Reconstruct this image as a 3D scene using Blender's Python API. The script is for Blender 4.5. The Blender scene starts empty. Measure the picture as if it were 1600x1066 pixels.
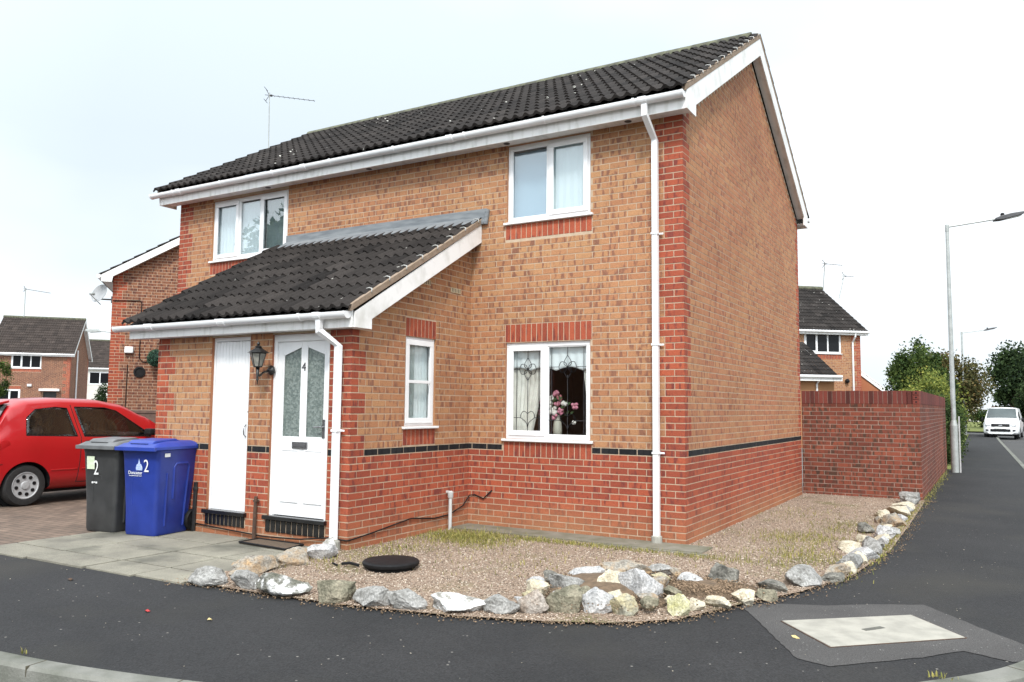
import bpy, bmesh, math, random
import numpy as np
from mathutils import Vector, Matrix, noise as mnoise
R=random.Random(7)
rad=math.radians; PI=math.pi
C=bpy.context.scene.collection
sc=bpy.context.scene
# ------------------------------------------------------------------ camera
CAM=Vector((2.918,-8.695,1.487)); YAW,PIT,ROL=-.53485,.08124,.00931
fw=Vector((math.sin(YAW)*math.cos(PIT),math.cos(YAW)*math.cos(PIT),math.sin(PIT)))
rt=fw.cross(Vector((0,0,1))).normalized(); up=rt.cross(fw)
r2=rt*math.cos(ROL)+up*math.sin(ROL); u2=-rt*math.sin(ROL)+up*math.cos(ROL)
cd=bpy.data.cameras.new('camera'); co=bpy.data.objects.new('camera',cd); C.objects.link(co)
co.matrix_world=Matrix(((r2.x,u2.x,-fw.x,CAM.x),(r2.y,u2.y,-fw.y,CAM.y),(r2.z,u2.z,-fw.z,CAM.z),(0,0,0,1)))
cd.sensor_width=36; cd.lens=1260/1600*36; cd.clip_end=2000; cd.clip_start=.05
sc.camera=co
# ------------------------------------------------------------------ sky, sun, exposure
SUN_EL,SUN_AZ=rad(48),rad(150)          # azimuth the light comes from, measured from +Y towards +X
W=bpy.data.worlds.new('World'); sc.world=W; W.use_nodes=True
nt=W.node_tree; N=nt.nodes; L=nt.links
for n in list(N): N.remove(n)
out=N.new('ShaderNodeOutputWorld'); bg=N.new('ShaderNodeBackground'); bg.inputs[1].default_value=.1
sky=N.new('ShaderNodeTexSky'); sky.sky_type='NISHITA'; sky.sun_disc=False; sky.sun_elevation=SUN_EL; sky.sun_rotation=SUN_AZ
tc=N.new('ShaderNodeTexCoord'); nz=N.new('ShaderNodeTexNoise'); nz.inputs['Scale'].default_value=1.1; nz.inputs['Detail'].default_value=4
mp=N.new('ShaderNodeMapping'); mp.inputs['Scale'].default_value=(1,1,2.4); L.new(tc.outputs['Generated'],mp.inputs[0]); L.new(mp.outputs[0],nz.inputs[0])
cr=N.new('ShaderNodeValToRGB'); cr.color_ramp.elements[0].position=.38; cr.color_ramp.elements[1].position=.62
cr.color_ramp.elements[0].color=(6.9,7.8,8.5,1); cr.color_ramp.elements[1].color=(9.8,10.2,10.5,1); L.new(nz.outputs[0],cr.inputs[0])
sx=N.new('ShaderNodeSeparateXYZ'); L.new(tc.outputs['Generated'],sx.inputs[0])
mr=N.new('ShaderNodeMapRange'); mr.inputs[1].default_value=.3; mr.inputs[2].default_value=.95; mr.inputs[3].default_value=1.0; mr.inputs[4].default_value=1.45
m2=N.new('ShaderNodeMapRange'); m2.inputs[1].default_value=.5; m2.inputs[2].default_value=-.7; m2.inputs[3].default_value=1.0; m2.inputs[4].default_value=1.9
L.new(sx.outputs[2],mr.inputs[0]); L.new(sx.outputs[1],m2.inputs[0])
mm=N.new('ShaderNodeMath'); mm.operation='MULTIPLY'; L.new(mr.outputs[0],mm.inputs[0]); L.new(m2.outputs[0],mm.inputs[1])
vm=N.new('ShaderNodeVectorMath'); vm.operation='SCALE'; L.new(cr.outputs[0],vm.inputs[0]); L.new(mm.outputs[0],vm.inputs['Scale'])
mx=N.new('ShaderNodeMix'); mx.data_type='RGBA'; mx.inputs[0].default_value=.93; L.new(sky.outputs[0],mx.inputs[6]); L.new(vm.outputs[0],mx.inputs[7])
L.new(mx.outputs[2],bg.inputs[0]); L.new(bg.outputs[0],out.inputs[0])
sl=bpy.data.lights.new('sun','SUN'); sl.energy=2.7; sl.angle=rad(9); sl.color=(1,.96,.9)
so=bpy.data.objects.new('sun',sl); C.objects.link(so)
sdir=Vector((math.sin(SUN_AZ)*math.cos(SUN_EL),math.cos(SUN_AZ)*math.cos(SUN_EL),math.sin(SUN_EL)))
so.rotation_euler=sdir.to_track_quat('Z','Y').to_euler(); so.location=(0,-20,30)
vs=sc.view_settings; vs.view_transform='Standard'; vs.look='None'; vs.exposure=.33; vs.gamma=1
# ------------------------------------------------------------------ materials
MATS={}
def S(r,g,b):
    f=lambda c:(c/255/12.92) if c/255<=.04045 else ((c/255+.055)/1.055)**2.4
    return (f(r),f(g),f(b))
def mat(name,col,rough=.6,col2=None,scale=20,bump=0,bscale=None,metal=0,spec=.5,detail=4,contrast=(.35,.65),stretch=None,coat=0):
    if name in MATS: return MATS[name]
    m=bpy.data.materials.new(name); m.use_nodes=True; n=m.node_tree.nodes; l=m.node_tree.links; b=n['Principled BSDF']
    b.inputs['Base Color'].default_value=(*col,1); b.inputs['Roughness'].default_value=rough; b.inputs['Metallic'].default_value=metal
    b.inputs['Specular IOR Level'].default_value=spec; b.inputs['Coat Weight'].default_value=coat
    t=n.new('ShaderNodeTexCoord'); src=t.outputs['Object']
    if stretch:
        mp=n.new('ShaderNodeMapping'); mp.inputs['Scale'].default_value=stretch; l.new(src,mp.inputs[0]); src=mp.outputs[0]
    if col2:
        z=n.new('ShaderNodeTexNoise'); z.inputs['Scale'].default_value=scale; z.inputs['Detail'].default_value=detail; l.new(src,z.inputs[0])
        r=n.new('ShaderNodeValToRGB'); r.color_ramp.elements[0].position=contrast[0]; r.color_ramp.elements[1].position=contrast[1]
        r.color_ramp.elements[0].color=(*col,1); r.color_ramp.elements[1].color=(*col2,1); l.new(z.outputs[0],r.inputs[0]); l.new(r.outputs[0],b.inputs['Base Color'])
    if bump:
        z=n.new('ShaderNodeTexNoise'); z.inputs['Scale'].default_value=bscale or scale*3; z.inputs['Detail'].default_value=3; l.new(src,z.inputs[0])
        q=n.new('ShaderNodeBump'); q.inputs['Strength'].default_value=bump; q.inputs['Distance'].default_value=.01; l.new(z.outputs[0],q.inputs['Height']); l.new(q.outputs[0],b.inputs['Normal'])
    MATS[name]=m; return m
def brickmat(name,a,b_,patch,pos=(.5,.6),grime=.0,damp=False):
    """fired clay: per-brick tone from the attribute 'bk' (random, random), vertical fire-marks from noise along the wall 'bp'"""
    m=bpy.data.materials.new(name); m.use_nodes=True; n=m.node_tree.nodes; l=m.node_tree.links; B=n['Principled BSDF']; B.inputs['Roughness'].default_value=.85; B.inputs['Specular IOR Level'].default_value=.25
    k=n.new('ShaderNodeAttribute'); k.attribute_name='bk'; p=n.new('ShaderNodeAttribute'); p.attribute_name='bp'
    s=n.new('ShaderNodeSeparateXYZ'); l.new(k.outputs['Vector'],s.inputs[0]); q=n.new('ShaderNodeSeparateXYZ'); l.new(p.outputs['Vector'],q.inputs[0])
    r=n.new('ShaderNodeMix'); r.data_type='RGBA'; r.inputs[6].default_value=(*a,1); r.inputs[7].default_value=(*b_,1); sh=n.new('ShaderNodeTexNoise'); sh.inputs['Scale'].default_value=.45; sh.inputs['Detail'].default_value=3; tcs=n.new('ShaderNodeTexCoord'); l.new(tcs.outputs['Object'],sh.inputs[0])
    sm=n.new('ShaderNodeMapRange'); sm.inputs[1].default_value=.35; sm.inputs[2].default_value=.65; sm.inputs[3].default_value=-.3; sm.inputs[4].default_value=.35; l.new(sh.outputs[0],sm.inputs[0])
    sa=n.new('ShaderNodeMath'); sa.operation='ADD'; sa.use_clamp=True; l.new(sm.outputs[0],sa.inputs[0]); l.new(s.outputs[0],sa.inputs[1]); l.new(sa.outputs[0],r.inputs[0])
    mu=n.new('ShaderNodeMath'); mu.operation='MULTIPLY'; mu.inputs[1].default_value=21; l.new(q.outputs[0],mu.inputs[0])
    mz=n.new('ShaderNodeMath'); mz.operation='MULTIPLY'; mz.inputs[1].default_value=91.7; l.new(s.outputs[1],mz.inputs[0])
    mq=n.new('ShaderNodeMath'); mq.operation='MULTIPLY'; mq.inputs[1].default_value=5; l.new(q.outputs[1],mq.inputs[0])
    cv=n.new('ShaderNodeCombineXYZ'); l.new(mu.outputs[0],cv.inputs[0]); l.new(mz.outputs[0],cv.inputs[1]); l.new(mq.outputs[0],cv.inputs[2])
    z=n.new('ShaderNodeTexNoise'); z.inputs['Scale'].default_value=1; z.inputs['Detail'].default_value=1.5; l.new(cv.outputs[0],z.inputs[0])
    cr=n.new('ShaderNodeValToRGB'); cr.color_ramp.elements[0].position=pos[0]; cr.color_ramp.elements[1].position=pos[1]; l.new(z.outputs[0],cr.inputs[0])
    r2_=n.new('ShaderNodeMix'); r2_.data_type='RGBA'; r2_.inputs[7].default_value=(*patch,1); l.new(cr.outputs[0],r2_.inputs[0]); l.new(r.outputs[2],r2_.inputs[6])
    tc=n.new('ShaderNodeTexCoord'); g=n.new('ShaderNodeTexNoise'); g.inputs['Scale'].default_value=90; g.inputs['Detail'].default_value=3; l.new(tc.outputs['Object'],g.inputs[0])
    g2=n.new('ShaderNodeTexNoise'); g2.inputs['Scale'].default_value=.8; g2.inputs['Detail'].default_value=5; l.new(tc.outputs['Object'],g2.inputs[0])
    ga=n.new('ShaderNodeMapRange'); ga.inputs[1].default_value=.3; ga.inputs[2].default_value=.7; ga.inputs[3].default_value=.8; ga.inputs[4].default_value=1.12; l.new(g.outputs[0],ga.inputs[0])
    gb=n.new('ShaderNodeMapRange'); gb.inputs[1].default_value=.3; gb.inputs[2].default_value=.7; gb.inputs[3].default_value=.86-grime; gb.inputs[4].default_value=1.08; l.new(g2.outputs[0],gb.inputs[0])
    gm=n.new('ShaderNodeMath'); gm.operation='MULTIPLY'; l.new(ga.outputs[0],gm.inputs[0]); l.new(gb.outputs[0],gm.inputs[1])
    colr=r2_.outputs[2]
    if damp:
        dm=n.new('ShaderNodeMapRange'); dm.inputs[1].default_value=.42; dm.inputs[2].default_value=.02; l.new(q.outputs[1],dm.inputs[0])
        dn=n.new('ShaderNodeMath'); dn.operation='MULTIPLY'; l.new(dm.outputs[0],dn.inputs[0]); l.new(g2.outputs[0],dn.inputs[1])
        dx=n.new('ShaderNodeMix'); dx.data_type='RGBA'; dx.inputs[7].default_value=(.36,.20,.10,1); l.new(dn.outputs[0],dx.inputs[0]); l.new(colr,dx.inputs[6]); colr=dx.outputs[2]
    vs=n.new('ShaderNodeVectorMath'); vs.operation='SCALE'; l.new(colr,vs.inputs[0]); l.new(gm.outputs[0],vs.inputs['Scale']); l.new(vs.outputs[0],B.inputs['Base Color'])
    bu=n.new('ShaderNodeBump'); bu.inputs['Strength'].default_value=.35; bu.inputs['Distance'].default_value=.006; l.new(g.outputs[0],bu.inputs['Height']); l.new(bu.outputs[0],B.inputs['Normal'])
    MATS[name]=m; return m
def glassmat(name,tint=(1,1,1),ior=1.9,rough=0.0,bump=0):
    m=bpy.data.materials.new(name); m.use_nodes=True; n=m.node_tree.nodes; l=m.node_tree.links
    for x in list(n): n.remove(x)
    o=n.new('ShaderNodeOutputMaterial'); t=n.new('ShaderNodeBsdfTransparent'); t.inputs[0].default_value=(*tint,1)
    g=n.new('ShaderNodeBsdfGlossy'); g.inputs['Roughness'].default_value=rough; w=n.new('ShaderNodeLayerWeight'); w.inputs[0].default_value=.5; pw=n.new('ShaderNodeMath'); pw.operation='POWER'; pw.inputs[1].default_value=4; l.new(w.outputs['Facing'],pw.inputs[0])
    f=n.new('ShaderNodeMapRange'); f.inputs[3].default_value=((ior-1)/(ior+1))**2; f.inputs[4].default_value=1; l.new(pw.outputs[0],f.inputs[0])
    x=n.new('ShaderNodeMixShader'); l.new(f.outputs[0],x.inputs[0]); l.new(t.outputs[0],x.inputs[1]); l.new(g.outputs[0],x.inputs[2]); l.new(x.outputs[0],o.inputs[0])
    tc=n.new('ShaderNodeTexCoord'); z=n.new('ShaderNodeTexNoise'); z.inputs['Scale'].default_value=1.5; l.new(tc.outputs['Object'],z.inputs[0])
    b=n.new('ShaderNodeBump'); b.inputs['Strength'].default_value=.05+bump; b.inputs['Distance'].default_value=.01; l.new(z.outputs[0],b.inputs['Height']); l.new(b.outputs[0],g.inputs['Normal']); MATS[name]=m; return m
def attrmat(name,rough=.8,c0=(0,0,0),c1=(1,1,1),spec=.2,trans=0,bump=0,bscale=40,third=None):
    """tone between c0 and c1 per piece (attribute 'bk'), with some mottling"""
    m=bpy.data.materials.new(name); m.use_nodes=True; n=m.node_tree.nodes; l=m.node_tree.links; B=n['Principled BSDF']; B.inputs['Roughness'].default_value=rough; B.inputs['Specular IOR Level'].default_value=spec
    k=n.new('ShaderNodeAttribute'); k.attribute_name='bk'; s=n.new('ShaderNodeSeparateXYZ'); l.new(k.outputs['Vector'],s.inputs[0])
    r=n.new('ShaderNodeValToRGB'); r.color_ramp.elements[0].color=(*c0,1); r.color_ramp.elements[1].color=(*c1,1); l.new(s.outputs[0],r.inputs[0])
    if third: e=r.color_ramp.elements.new(third[0]); e.color=(*third[1],1)
    tc=n.new('ShaderNodeTexCoord'); z=n.new('ShaderNodeTexNoise'); z.inputs['Scale'].default_value=bscale; z.inputs['Detail'].default_value=4; l.new(tc.outputs['Object'],z.inputs[0])
    a=n.new('ShaderNodeMapRange'); a.inputs[1].default_value=.3; a.inputs[2].default_value=.7; a.inputs[3].default_value=.75; a.inputs[4].default_value=1.2; l.new(z.outputs[0],a.inputs[0])
    v=n.new('ShaderNodeVectorMath'); v.operation='SCALE'; l.new(r.outputs[0],v.inputs[0]); l.new(a.outputs[0],v.inputs['Scale']); l.new(v.outputs[0],B.inputs['Base Color'])
    if bump:
        b=n.new('ShaderNodeBump'); b.inputs['Strength'].default_value=bump; b.inputs['Distance'].default_value=.02; l.new(z.outputs[0],b.inputs['Height']); l.new(b.outputs[0],B.inputs['Normal'])
    if trans:
        for x in l: pass
        t=n.new('ShaderNodeBsdfTranslucent'); l.new(v.outputs[0],t.inputs[0]); mxs=n.new('ShaderNodeMixShader'); mxs.inputs[0].default_value=trans
        l.new(B.outputs[0],mxs.inputs[1]); l.new(t.outputs[0],mxs.inputs[2]); l.new(mxs.outputs[0],n['Material Output'].inputs[0])
    MATS[name]=m; return m
def speckmat(name,base,base2,speck,bs,ss,thr,rough=.9,bump=.5,patches=None):
    """ground stuff: large tone variation, fine grain, small light specks (voronoi)"""
    m=bpy.data.materials.new(name); m.use_nodes=True; n=m.node_tree.nodes; l=m.node_tree.links; B=n['Principled BSDF']; B.inputs['Roughness'].default_value=rough; B.inputs['Specular IOR Level'].default_value=.3
    t=n.new('ShaderNodeTexCoord'); o=t.outputs['Object']
    z=n.new('ShaderNodeTexNoise'); z.inputs['Scale'].default_value=bs; z.inputs['Detail'].default_value=7; z.inputs['Roughness'].default_value=.6; l.new(o,z.inputs[0])
    r=n.new('ShaderNodeValToRGB'); r.color_ramp.elements[0].position=.3; r.color_ramp.elements[1].position=.7; r.color_ramp.elements[0].color=(*base,1); r.color_ramp.elements[1].color=(*base2,1); l.new(z.outputs[0],r.inputs[0])
    g=n.new('ShaderNodeTexNoise'); g.inputs['Scale'].default_value=ss*2; g.inputs['Detail'].default_value=2; l.new(o,g.inputs[0])
    a=n.new('ShaderNodeMapRange'); a.inputs[1].default_value=.3; a.inputs[2].default_value=.7; a.inputs[3].default_value=.6; a.inputs[4].default_value=1.4; l.new(g.outputs[0],a.inputs[0])
    v=n.new('ShaderNodeVectorMath'); v.operation='SCALE'; l.new(r.outputs[0],v.inputs[0]); l.new(a.outputs[0],v.inputs['Scale'])
    vo=n.new('ShaderNodeTexVoronoi'); vo.inputs['Scale'].default_value=ss; l.new(o,vo.inputs[0])
    vc=n.new('ShaderNodeSeparateXYZ'); l.new(vo.outputs['Color'],vc.inputs[0])
    c1=n.new('ShaderNodeMath'); c1.operation='GREATER_THAN'; c1.inputs[1].default_value=thr; l.new(vc.outputs[0],c1.inputs[0])
    c2=n.new('ShaderNodeMath'); c2.operation='LESS_THAN'; c2.inputs[1].default_value=.32; l.new(vo.outputs['Distance'],c2.inputs[0])
    c3=n.new('ShaderNodeMath'); c3.operation='MULTIPLY'; l.new(c1.outputs[0],c3.inputs[0]); l.new(c2.outputs[0],c3.inputs[1])
    x=n.new('ShaderNodeMix'); x.data_type='RGBA'; x.inputs[7].default_value=(*speck,1); l.new(c3.outputs[0],x.inputs[0]); l.new(v.outputs[0],x.inputs[6]); last=x.outputs[2]
    if patches:
        z2=n.new('ShaderNodeTexNoise'); z2.inputs['Scale'].default_value=patches[1]; z2.inputs['Detail'].default_value=5; l.new(o,z2.inputs[0])
        r2_=n.new('ShaderNodeValToRGB'); r2_.color_ramp.elements[0].position=patches[2]; r2_.color_ramp.elements[1].position=patches[3]; l.new(z2.outputs[0],r2_.inputs[0])
        x2=n.new('ShaderNodeMix'); x2.data_type='RGBA'; x2.inputs[7].default_value=(*patches[0],1); l.new(r2_.outputs[0],x2.inputs[0]); l.new(last,x2.inputs[6]); last=x2.outputs[2]
    l.new(last,B.inputs['Base Color'])
    b=n.new('ShaderNodeBump'); b.inputs['Strength'].default_value=bump; b.inputs['Distance'].default_value=.008; l.new(g.outputs[0],b.inputs['Height']); l.new(b.outputs[0],B.inputs['Normal'])
    MATS[name]=m; return m
BUFF=brickmat('buff brick',(.435,.232,.115),(.375,.172,.088),(.235,.107,.067),(.53,.64))
GABB=brickmat('light-tinted gable brick',(.43,.218,.110),(.38,.162,.085),(.245,.10,.063),(.53,.66))  # redder gable brick; the tint of grazing light is also in this colour
REDB=brickmat('red brick',(.40,.096,.048),(.28,.065,.038),(.19,.047,.036),(.55,.66),damp=True)
BLKB=brickmat('blue-black brick',(.012,.012,.014),(.02,.02,.022),(.01,.01,.012))
DREDB=brickmat('weathered dark red brick',(.30,.085,.05),(.19,.056,.038),(.10,.052,.036),(.5,.64),grime=.35)
COPB=brickmat('plum coping brick',(.20,.052,.038),(.13,.036,.03),(.08,.026,.022))
OLDB=brickmat('brown neighbour brick',(.28,.125,.07),(.20,.08,.05),(.12,.05,.038),(.5,.6))
MORT=mat('mortar',(.42,.32,.225),.95,(.50,.39,.285),12,.3,200)
DMORT=mat('old mortar',(.34,.25,.20),.95,(.22,.16,.13),6,.3,200)
WHITE=mat('white upvc',(.80,.81,.82),.35,(.74,.75,.76),3,spec=.5)
WPAINT=mat('weathered white board',(.80,.80,.79),.5,(.50,.50,.46),5,stretch=(2.5,1,.7),contrast=(.5,.85),detail=8)
def lichen(m):
    n=m.node_tree.nodes; l=m.node_tree.links; B=n['Principled BSDF']; src=B.inputs['Base Color'].links[0].from_socket; t=n.new('ShaderNodeTexCoord'); v=n.new('ShaderNodeTexVoronoi'); v.inputs['Scale'].default_value=7; l.new(t.outputs['Object'],v.inputs[0]); c=n.new('ShaderNodeSeparateXYZ'); l.new(v.outputs['Color'],c.inputs[0])
    nz=n.new('ShaderNodeTexNoise'); nz.inputs['Scale'].default_value=45; l.new(t.outputs['Object'],nz.inputs[0]); ad=n.new('ShaderNodeMath'); ad.operation='MULTIPLY_ADD'; ad.inputs[1].default_value=.3; l.new(nz.outputs[0],ad.inputs[0]); l.new(v.outputs['Distance'],ad.inputs[2])
    a=n.new('ShaderNodeMath'); a.operation='GREATER_THAN'; a.inputs[1].default_value=.78; l.new(c.outputs[0],a.inputs[0]); b=n.new('ShaderNodeMath'); b.operation='LESS_THAN'; b.inputs[1].default_value=.28; l.new(ad.outputs[0],b.inputs[0]); k=n.new('ShaderNodeMath'); k.operation='MULTIPLY'; l.new(a.outputs[0],k.inputs[0]); l.new(b.outputs[0],k.inputs[1])
    x=n.new('ShaderNodeMix'); x.data_type='RGBA'; x.inputs[7].default_value=(.50,.49,.45,1); l.new(k.outputs[0],x.inputs[0]); l.new(src,x.inputs[6]); l.new(x.outputs[2],B.inputs['Base Color'])
TILE=attrmat('dark concrete tile',.85,(.012,.0102,.0095),(.042,.036,.033),bump=.3,bscale=60)
lichen(TILE)
TILE2=attrmat('brown concrete tile',.85,(.035,.028,.025),(.07,.055,.048),bump=.3,bscale=60)
RIDGE=mat('mossy ridge tile',(.055,.055,.042),.9,(.13,.135,.085),9,.4)
VMORT=mat('verge mortar',(.27,.205,.155),.95,(.22,.16,.11),14,.5,60)
LEAD=mat('lead sheet',(.13,.145,.16),.55,(.21,.225,.235),4,.1,20,stretch=(1,4,6))
PANE=glassmat('window glass',(.93,.95,.95),1.5)
PANEU=glassmat('sky-facing window glass',(.88,.92,.93),2.2)
CARGL=glassmat('tinted car glass',(.88,.92,.90),1.7)
FARPANE=mat('far dark glass',(.010,.011,.013),.15,spec=.15)
DARKPANE=mat('dark glass',(.006,.007,.008),.04,spec=.5)
FROST=mat('obscure glass',(.20,.235,.22),.25,(.12,.15,.14),34,.9,34,spec=.6,contrast=(.4,.6))
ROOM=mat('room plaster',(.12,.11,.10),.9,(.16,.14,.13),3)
NET=mat('net curtain',(.84,.87,.88),.9,(.78,.82,.84),2)
CREAM=mat('cream curtain',(.80,.77,.71),.9,(.70,.67,.61),9)
VOILE=mat('pale voile',(.78,.84,.85),.9,(.84,.88,.88),3)
CAME=mat('lead came',(.05,.05,.055),.45,metal=.6,col2=(.08,.08,.085))
BLKPL=mat('black plastic',(.008,.008,.009),.6,(.013,.013,.014),20,spec=.2)
BLKMET=mat('black cast iron',(.01,.01,.01),.35,(.02,.02,.02),30,.2)
GREYMET=mat('galvanised steel',(.33,.35,.34),.5,(.42,.44,.43),8,metal=.3)
DGREY=mat('dark grey metal',(.05,.05,.055),.5,(.08,.08,.085),8)
CHROME=mat('brushed metal',(.35,.35,.36),.3,(.25,.25,.26),30,metal=.9)
CONC=mat('concrete',(.36,.35,.31),.9,(.24,.24,.21),6,.3,80)
SLAB=speckmat('paving slab',(.29,.275,.22),(.16,.15,.125),(.12,.12,.1),1.8,120,.8,patches=((.085,.085,.07),1.3,.52,.7))
ASPH=speckmat('pavement asphalt',(.0175,.018,.019),(.029,.029,.030),(.22,.21,.19),.7,42,.9945,.85,.8,patches=((.034,.033,.030),.55,.52,.72))
ASPH2=speckmat('patch asphalt',(.058,.056,.055),(.082,.079,.077),(.2,.2,.19),1.5,60,.97,.9,.6)
ROADM=speckmat('road asphalt',(.05,.05,.052),(.075,.073,.07),(.3,.3,.28),.6,50,.97,.9,.6)
GRAV=speckmat('gravel',(.32,.24,.18),(.22,.168,.128),(.50,.45,.38),1.3,48,.82,.95,1.0,patches=((.15,.135,.06),1.1,.53,.68))
EARTH=mat('garden earth',(.10,.07,.045),1,(.16,.11,.07),20,.6)
GRASSM=speckmat('grass ground',(.10,.13,.03),(.16,.17,.05),(.2,.18,.06),1.2,60,.9,1,.6)
KERBM=mat('kerb concrete',(.19,.19,.17),.9,(.10,.105,.085),4,.5,60)
TRUNK=mat('bark',(.07,.05,.035),.95,(.12,.09,.06),14,.6)
RUST=mat('rusty iron',(.05,.03,.022),.8,(.09,.05,.03),24,.5)
# ------------------------------------------------------------------ mesh builder
class Fr:
    """a face plane: x along it, d out of it, z up"""
    def __init__(s,o,u,n=None,w=(0,0,1)):
        s.o=Vector(o); s.u=Vector(u).normalized(); s.w=Vector(w).normalized(); s.n=Vector(n).normalized() if n else s.u.cross(s.w)
    def __call__(s,x,d,z): return s.o+s.u*x+s.n*d+s.w*z
WF=Fr((0,0,0),(1,0,0),(0,1,0))      # world: x, y, z
class MB:
    def __init__(s): s.v=[];s.f=[];s.m=[];s.k=[];s.p=[];s.has=False
    def vert(s,p,k=(0,0,0),q=(0,0,0)): s.v.append(tuple(p)); s.k.append(k); s.p.append(q); return len(s.v)-1
    def face(s,pts,m=0,k=(0,0,0),qs=None):
        i=[s.vert(p,k,qs[j] if qs else (0,0,0)) for j,p in enumerate(pts)]; s.f.append(i); s.m.append(m)
    def box(s,F,x0,x1,d0,d1,z0,z1,m=0,k=(0,0,0)):
        P=[F(x,d,z) for z in (z0,z1) for d in (d0,d1) for x in (x0,x1)]
        b=len(s.v)
        for p in P: s.vert(p,k)
        for q in ((0,1,3,2),(4,6,7,5),(0,4,5,1),(2,3,7,6),(0,2,6,4),(1,5,7,3)): s.f.append([b+i for i in q]); s.m.append(m)
    def prism(s,F,poly,a,b_,m=0,axis='d',k=(0,0,0)):
        """poly in (x,z) extruded along d, or (d,z) extruded along x, or (x,d) extruded along z"""
        g={'d':lambda p,t:F(p[0],t,p[1]),'x':lambda p,t:F(t,p[0],p[1]),'z':lambda p,t:F(p[0],p[1],t)}[axis]
        n=len(poly); o=len(s.v)
        for t in (a,b_):
            for p in poly: s.vert(g(p,t),k)
        s.f.append([o+i for i in range(n)]); s.f.append([o+n+i for i in range(n)][::-1]); s.m+=[m,m]
        for i in range(n):
            j=(i+1)%n; s.f.append([o+i,o+n+i,o+n+j,o+j]); s.m.append(m)
    def tube(s,pts,r,seg=8,m=0,cap=True,sq=False,k=(0,0,0)):
        pts=[Vector(p) for p in pts]; rs=r if isinstance(r,(list,tuple)) else [r]*len(pts); rings=[]; ref=None
        for i,p in enumerate(pts):
            t=(pts[min(i+1,len(pts)-1)]-pts[max(i-1,0)]).normalized()
            if ref is None: ref=Vector((0,0,1)) if abs(t.z)<.9 else Vector((1,0,0))
            a=(ref-t*ref.dot(t)).normalized(); b=t.cross(a); ref=a
            ring=[]
            for j in range(seg):
                an=2*PI*(j+(.5 if sq else 0))/seg; c=math.cos(an)*rs[i]; d=math.sin(an)*rs[i]
                ring.append(s.vert(p+a*c+b*d,k))
            rings.append(ring)
        for i in range(len(rings)-1):
            for j in range(seg):
                s.f.append([rings[i][j],rings[i][(j+1)%seg],rings[i+1][(j+1)%seg],rings[i+1][j]]); s.m.append(m)
        if cap: s.f.append(rings[0][::-1]); s.f.append(rings[-1]); s.m+=[m,m]
    def lathe(s,o,axis,prof,seg=24,m=0,k=(0,0,0)):
        o=Vector(o); t=Vector(axis).normalized(); ref=Vector((0,0,1)) if abs(t.z)<.9 else Vector((1,0,0)); a=(ref-t*ref.dot(t)).normalized(); b=t.cross(a); rings=[]
        for r,h in prof:
            rings.append([s.vert(o+t*h+a*math.cos(2*PI*j/seg)*r+b*math.sin(2*PI*j/seg)*r,k) for j in range(seg)])
        for i in range(len(rings)-1):
            for j in range(seg): s.f.append([rings[i][j],rings[i][(j+1)%seg],rings[i+1][(j+1)%seg],rings[i+1][j]]); s.m.append(m)
        s.f.append(rings[0][::-1]); s.f.append(rings[-1]); s.m+=[m,m]
    def blob(s,o,r,m=0,seg=8,k=(0,0,0),sc3=(1,1,1),rg=0):
        o=Vector(o); st=max(4,seg//2+1)
        rings=[[s.vert(o+Vector((r*sc3[0]*math.sin(PI*i/st)*math.cos(2*PI*j/seg),r*sc3[1]*math.sin(PI*i/st)*math.sin(2*PI*j/seg),r*sc3[2]*math.cos(PI*i/st)))*1,k) for j in range(seg)] for i in range(1,st)]
        t=s.vert(o+Vector((0,0,r*sc3[2])),k); b=s.vert(o-Vector((0,0,r*sc3[2])),k)
        for i in range(len(rings)-1):
            for j in range(seg): s.f.append([rings[i][j],rings[i+1][j],rings[i+1][(j+1)%seg],rings[i][(j+1)%seg]]); s.m.append(m)
        for j in range(seg):
            s.f.append([t,rings[0][j],rings[0][(j+1)%seg]]); s.f.append([b,rings[-1][(j+1)%seg],rings[-1][j]]); s.m+=[m,m]
    def build(s,name,mats,parent=None,bevel=0,smooth=False,fix=True,angle=None):
        if not isinstance(mats,(list,tuple)): mats=[mats]
        off=Vector((0,0,0)); q=parent; inv=Matrix.Identity(4)
        if parent is not None:
            mw=Matrix.Identity(4); ch=[]
            while q is not None: ch.append(q); q=q.parent
            for q in reversed(ch): mw=mw@q.matrix_basis
            inv=mw.inverted()
        me=bpy.data.meshes.new(name); me.from_pydata([inv@Vector(v) for v in s.v],[],s.f); 
        for mt in mats: me.materials.append(mt)
        me.polygons.foreach_set('material_index',s.m)
        a=me.attributes.new('bk','FLOAT_VECTOR','POINT'); a.data.foreach_set('vector',np.array(s.k,dtype=np.float32).ravel())
        a=me.attributes.new('bp','FLOAT_VECTOR','POINT'); a.data.foreach_set('vector',np.array(s.p,dtype=np.float32).ravel())
        if fix:
            b=bmesh.new(); b.from_mesh(me); bmesh.ops.recalc_face_normals(b,faces=b.faces); b.to_mesh(me); b.free()
        if smooth: me.polygons.foreach_set('use_smooth',[True]*len(me.polygons))
        me.update(); o=bpy.data.objects.new(name,me); C.objects.link(o); o.parent=parent
        if bevel:
            bv=o.modifiers.new('bevel','BEVEL'); bv.width=bevel; bv.segments=2; bv.limit_method='ANGLE'; bv.angle_limit=rad(40)
        if angle is not None:
            me.polygons.foreach_set('use_smooth',[True]*len(me.polygons)); me.set_sharp_from_angle(angle=rad(angle))
        return o
def tag(o,label,cat,group=None,kind=None):
    if label: o['label']=label
    if cat: o['category']=cat
    if group: o['group']=group
    if kind: o['kind']=kind
    return o
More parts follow.
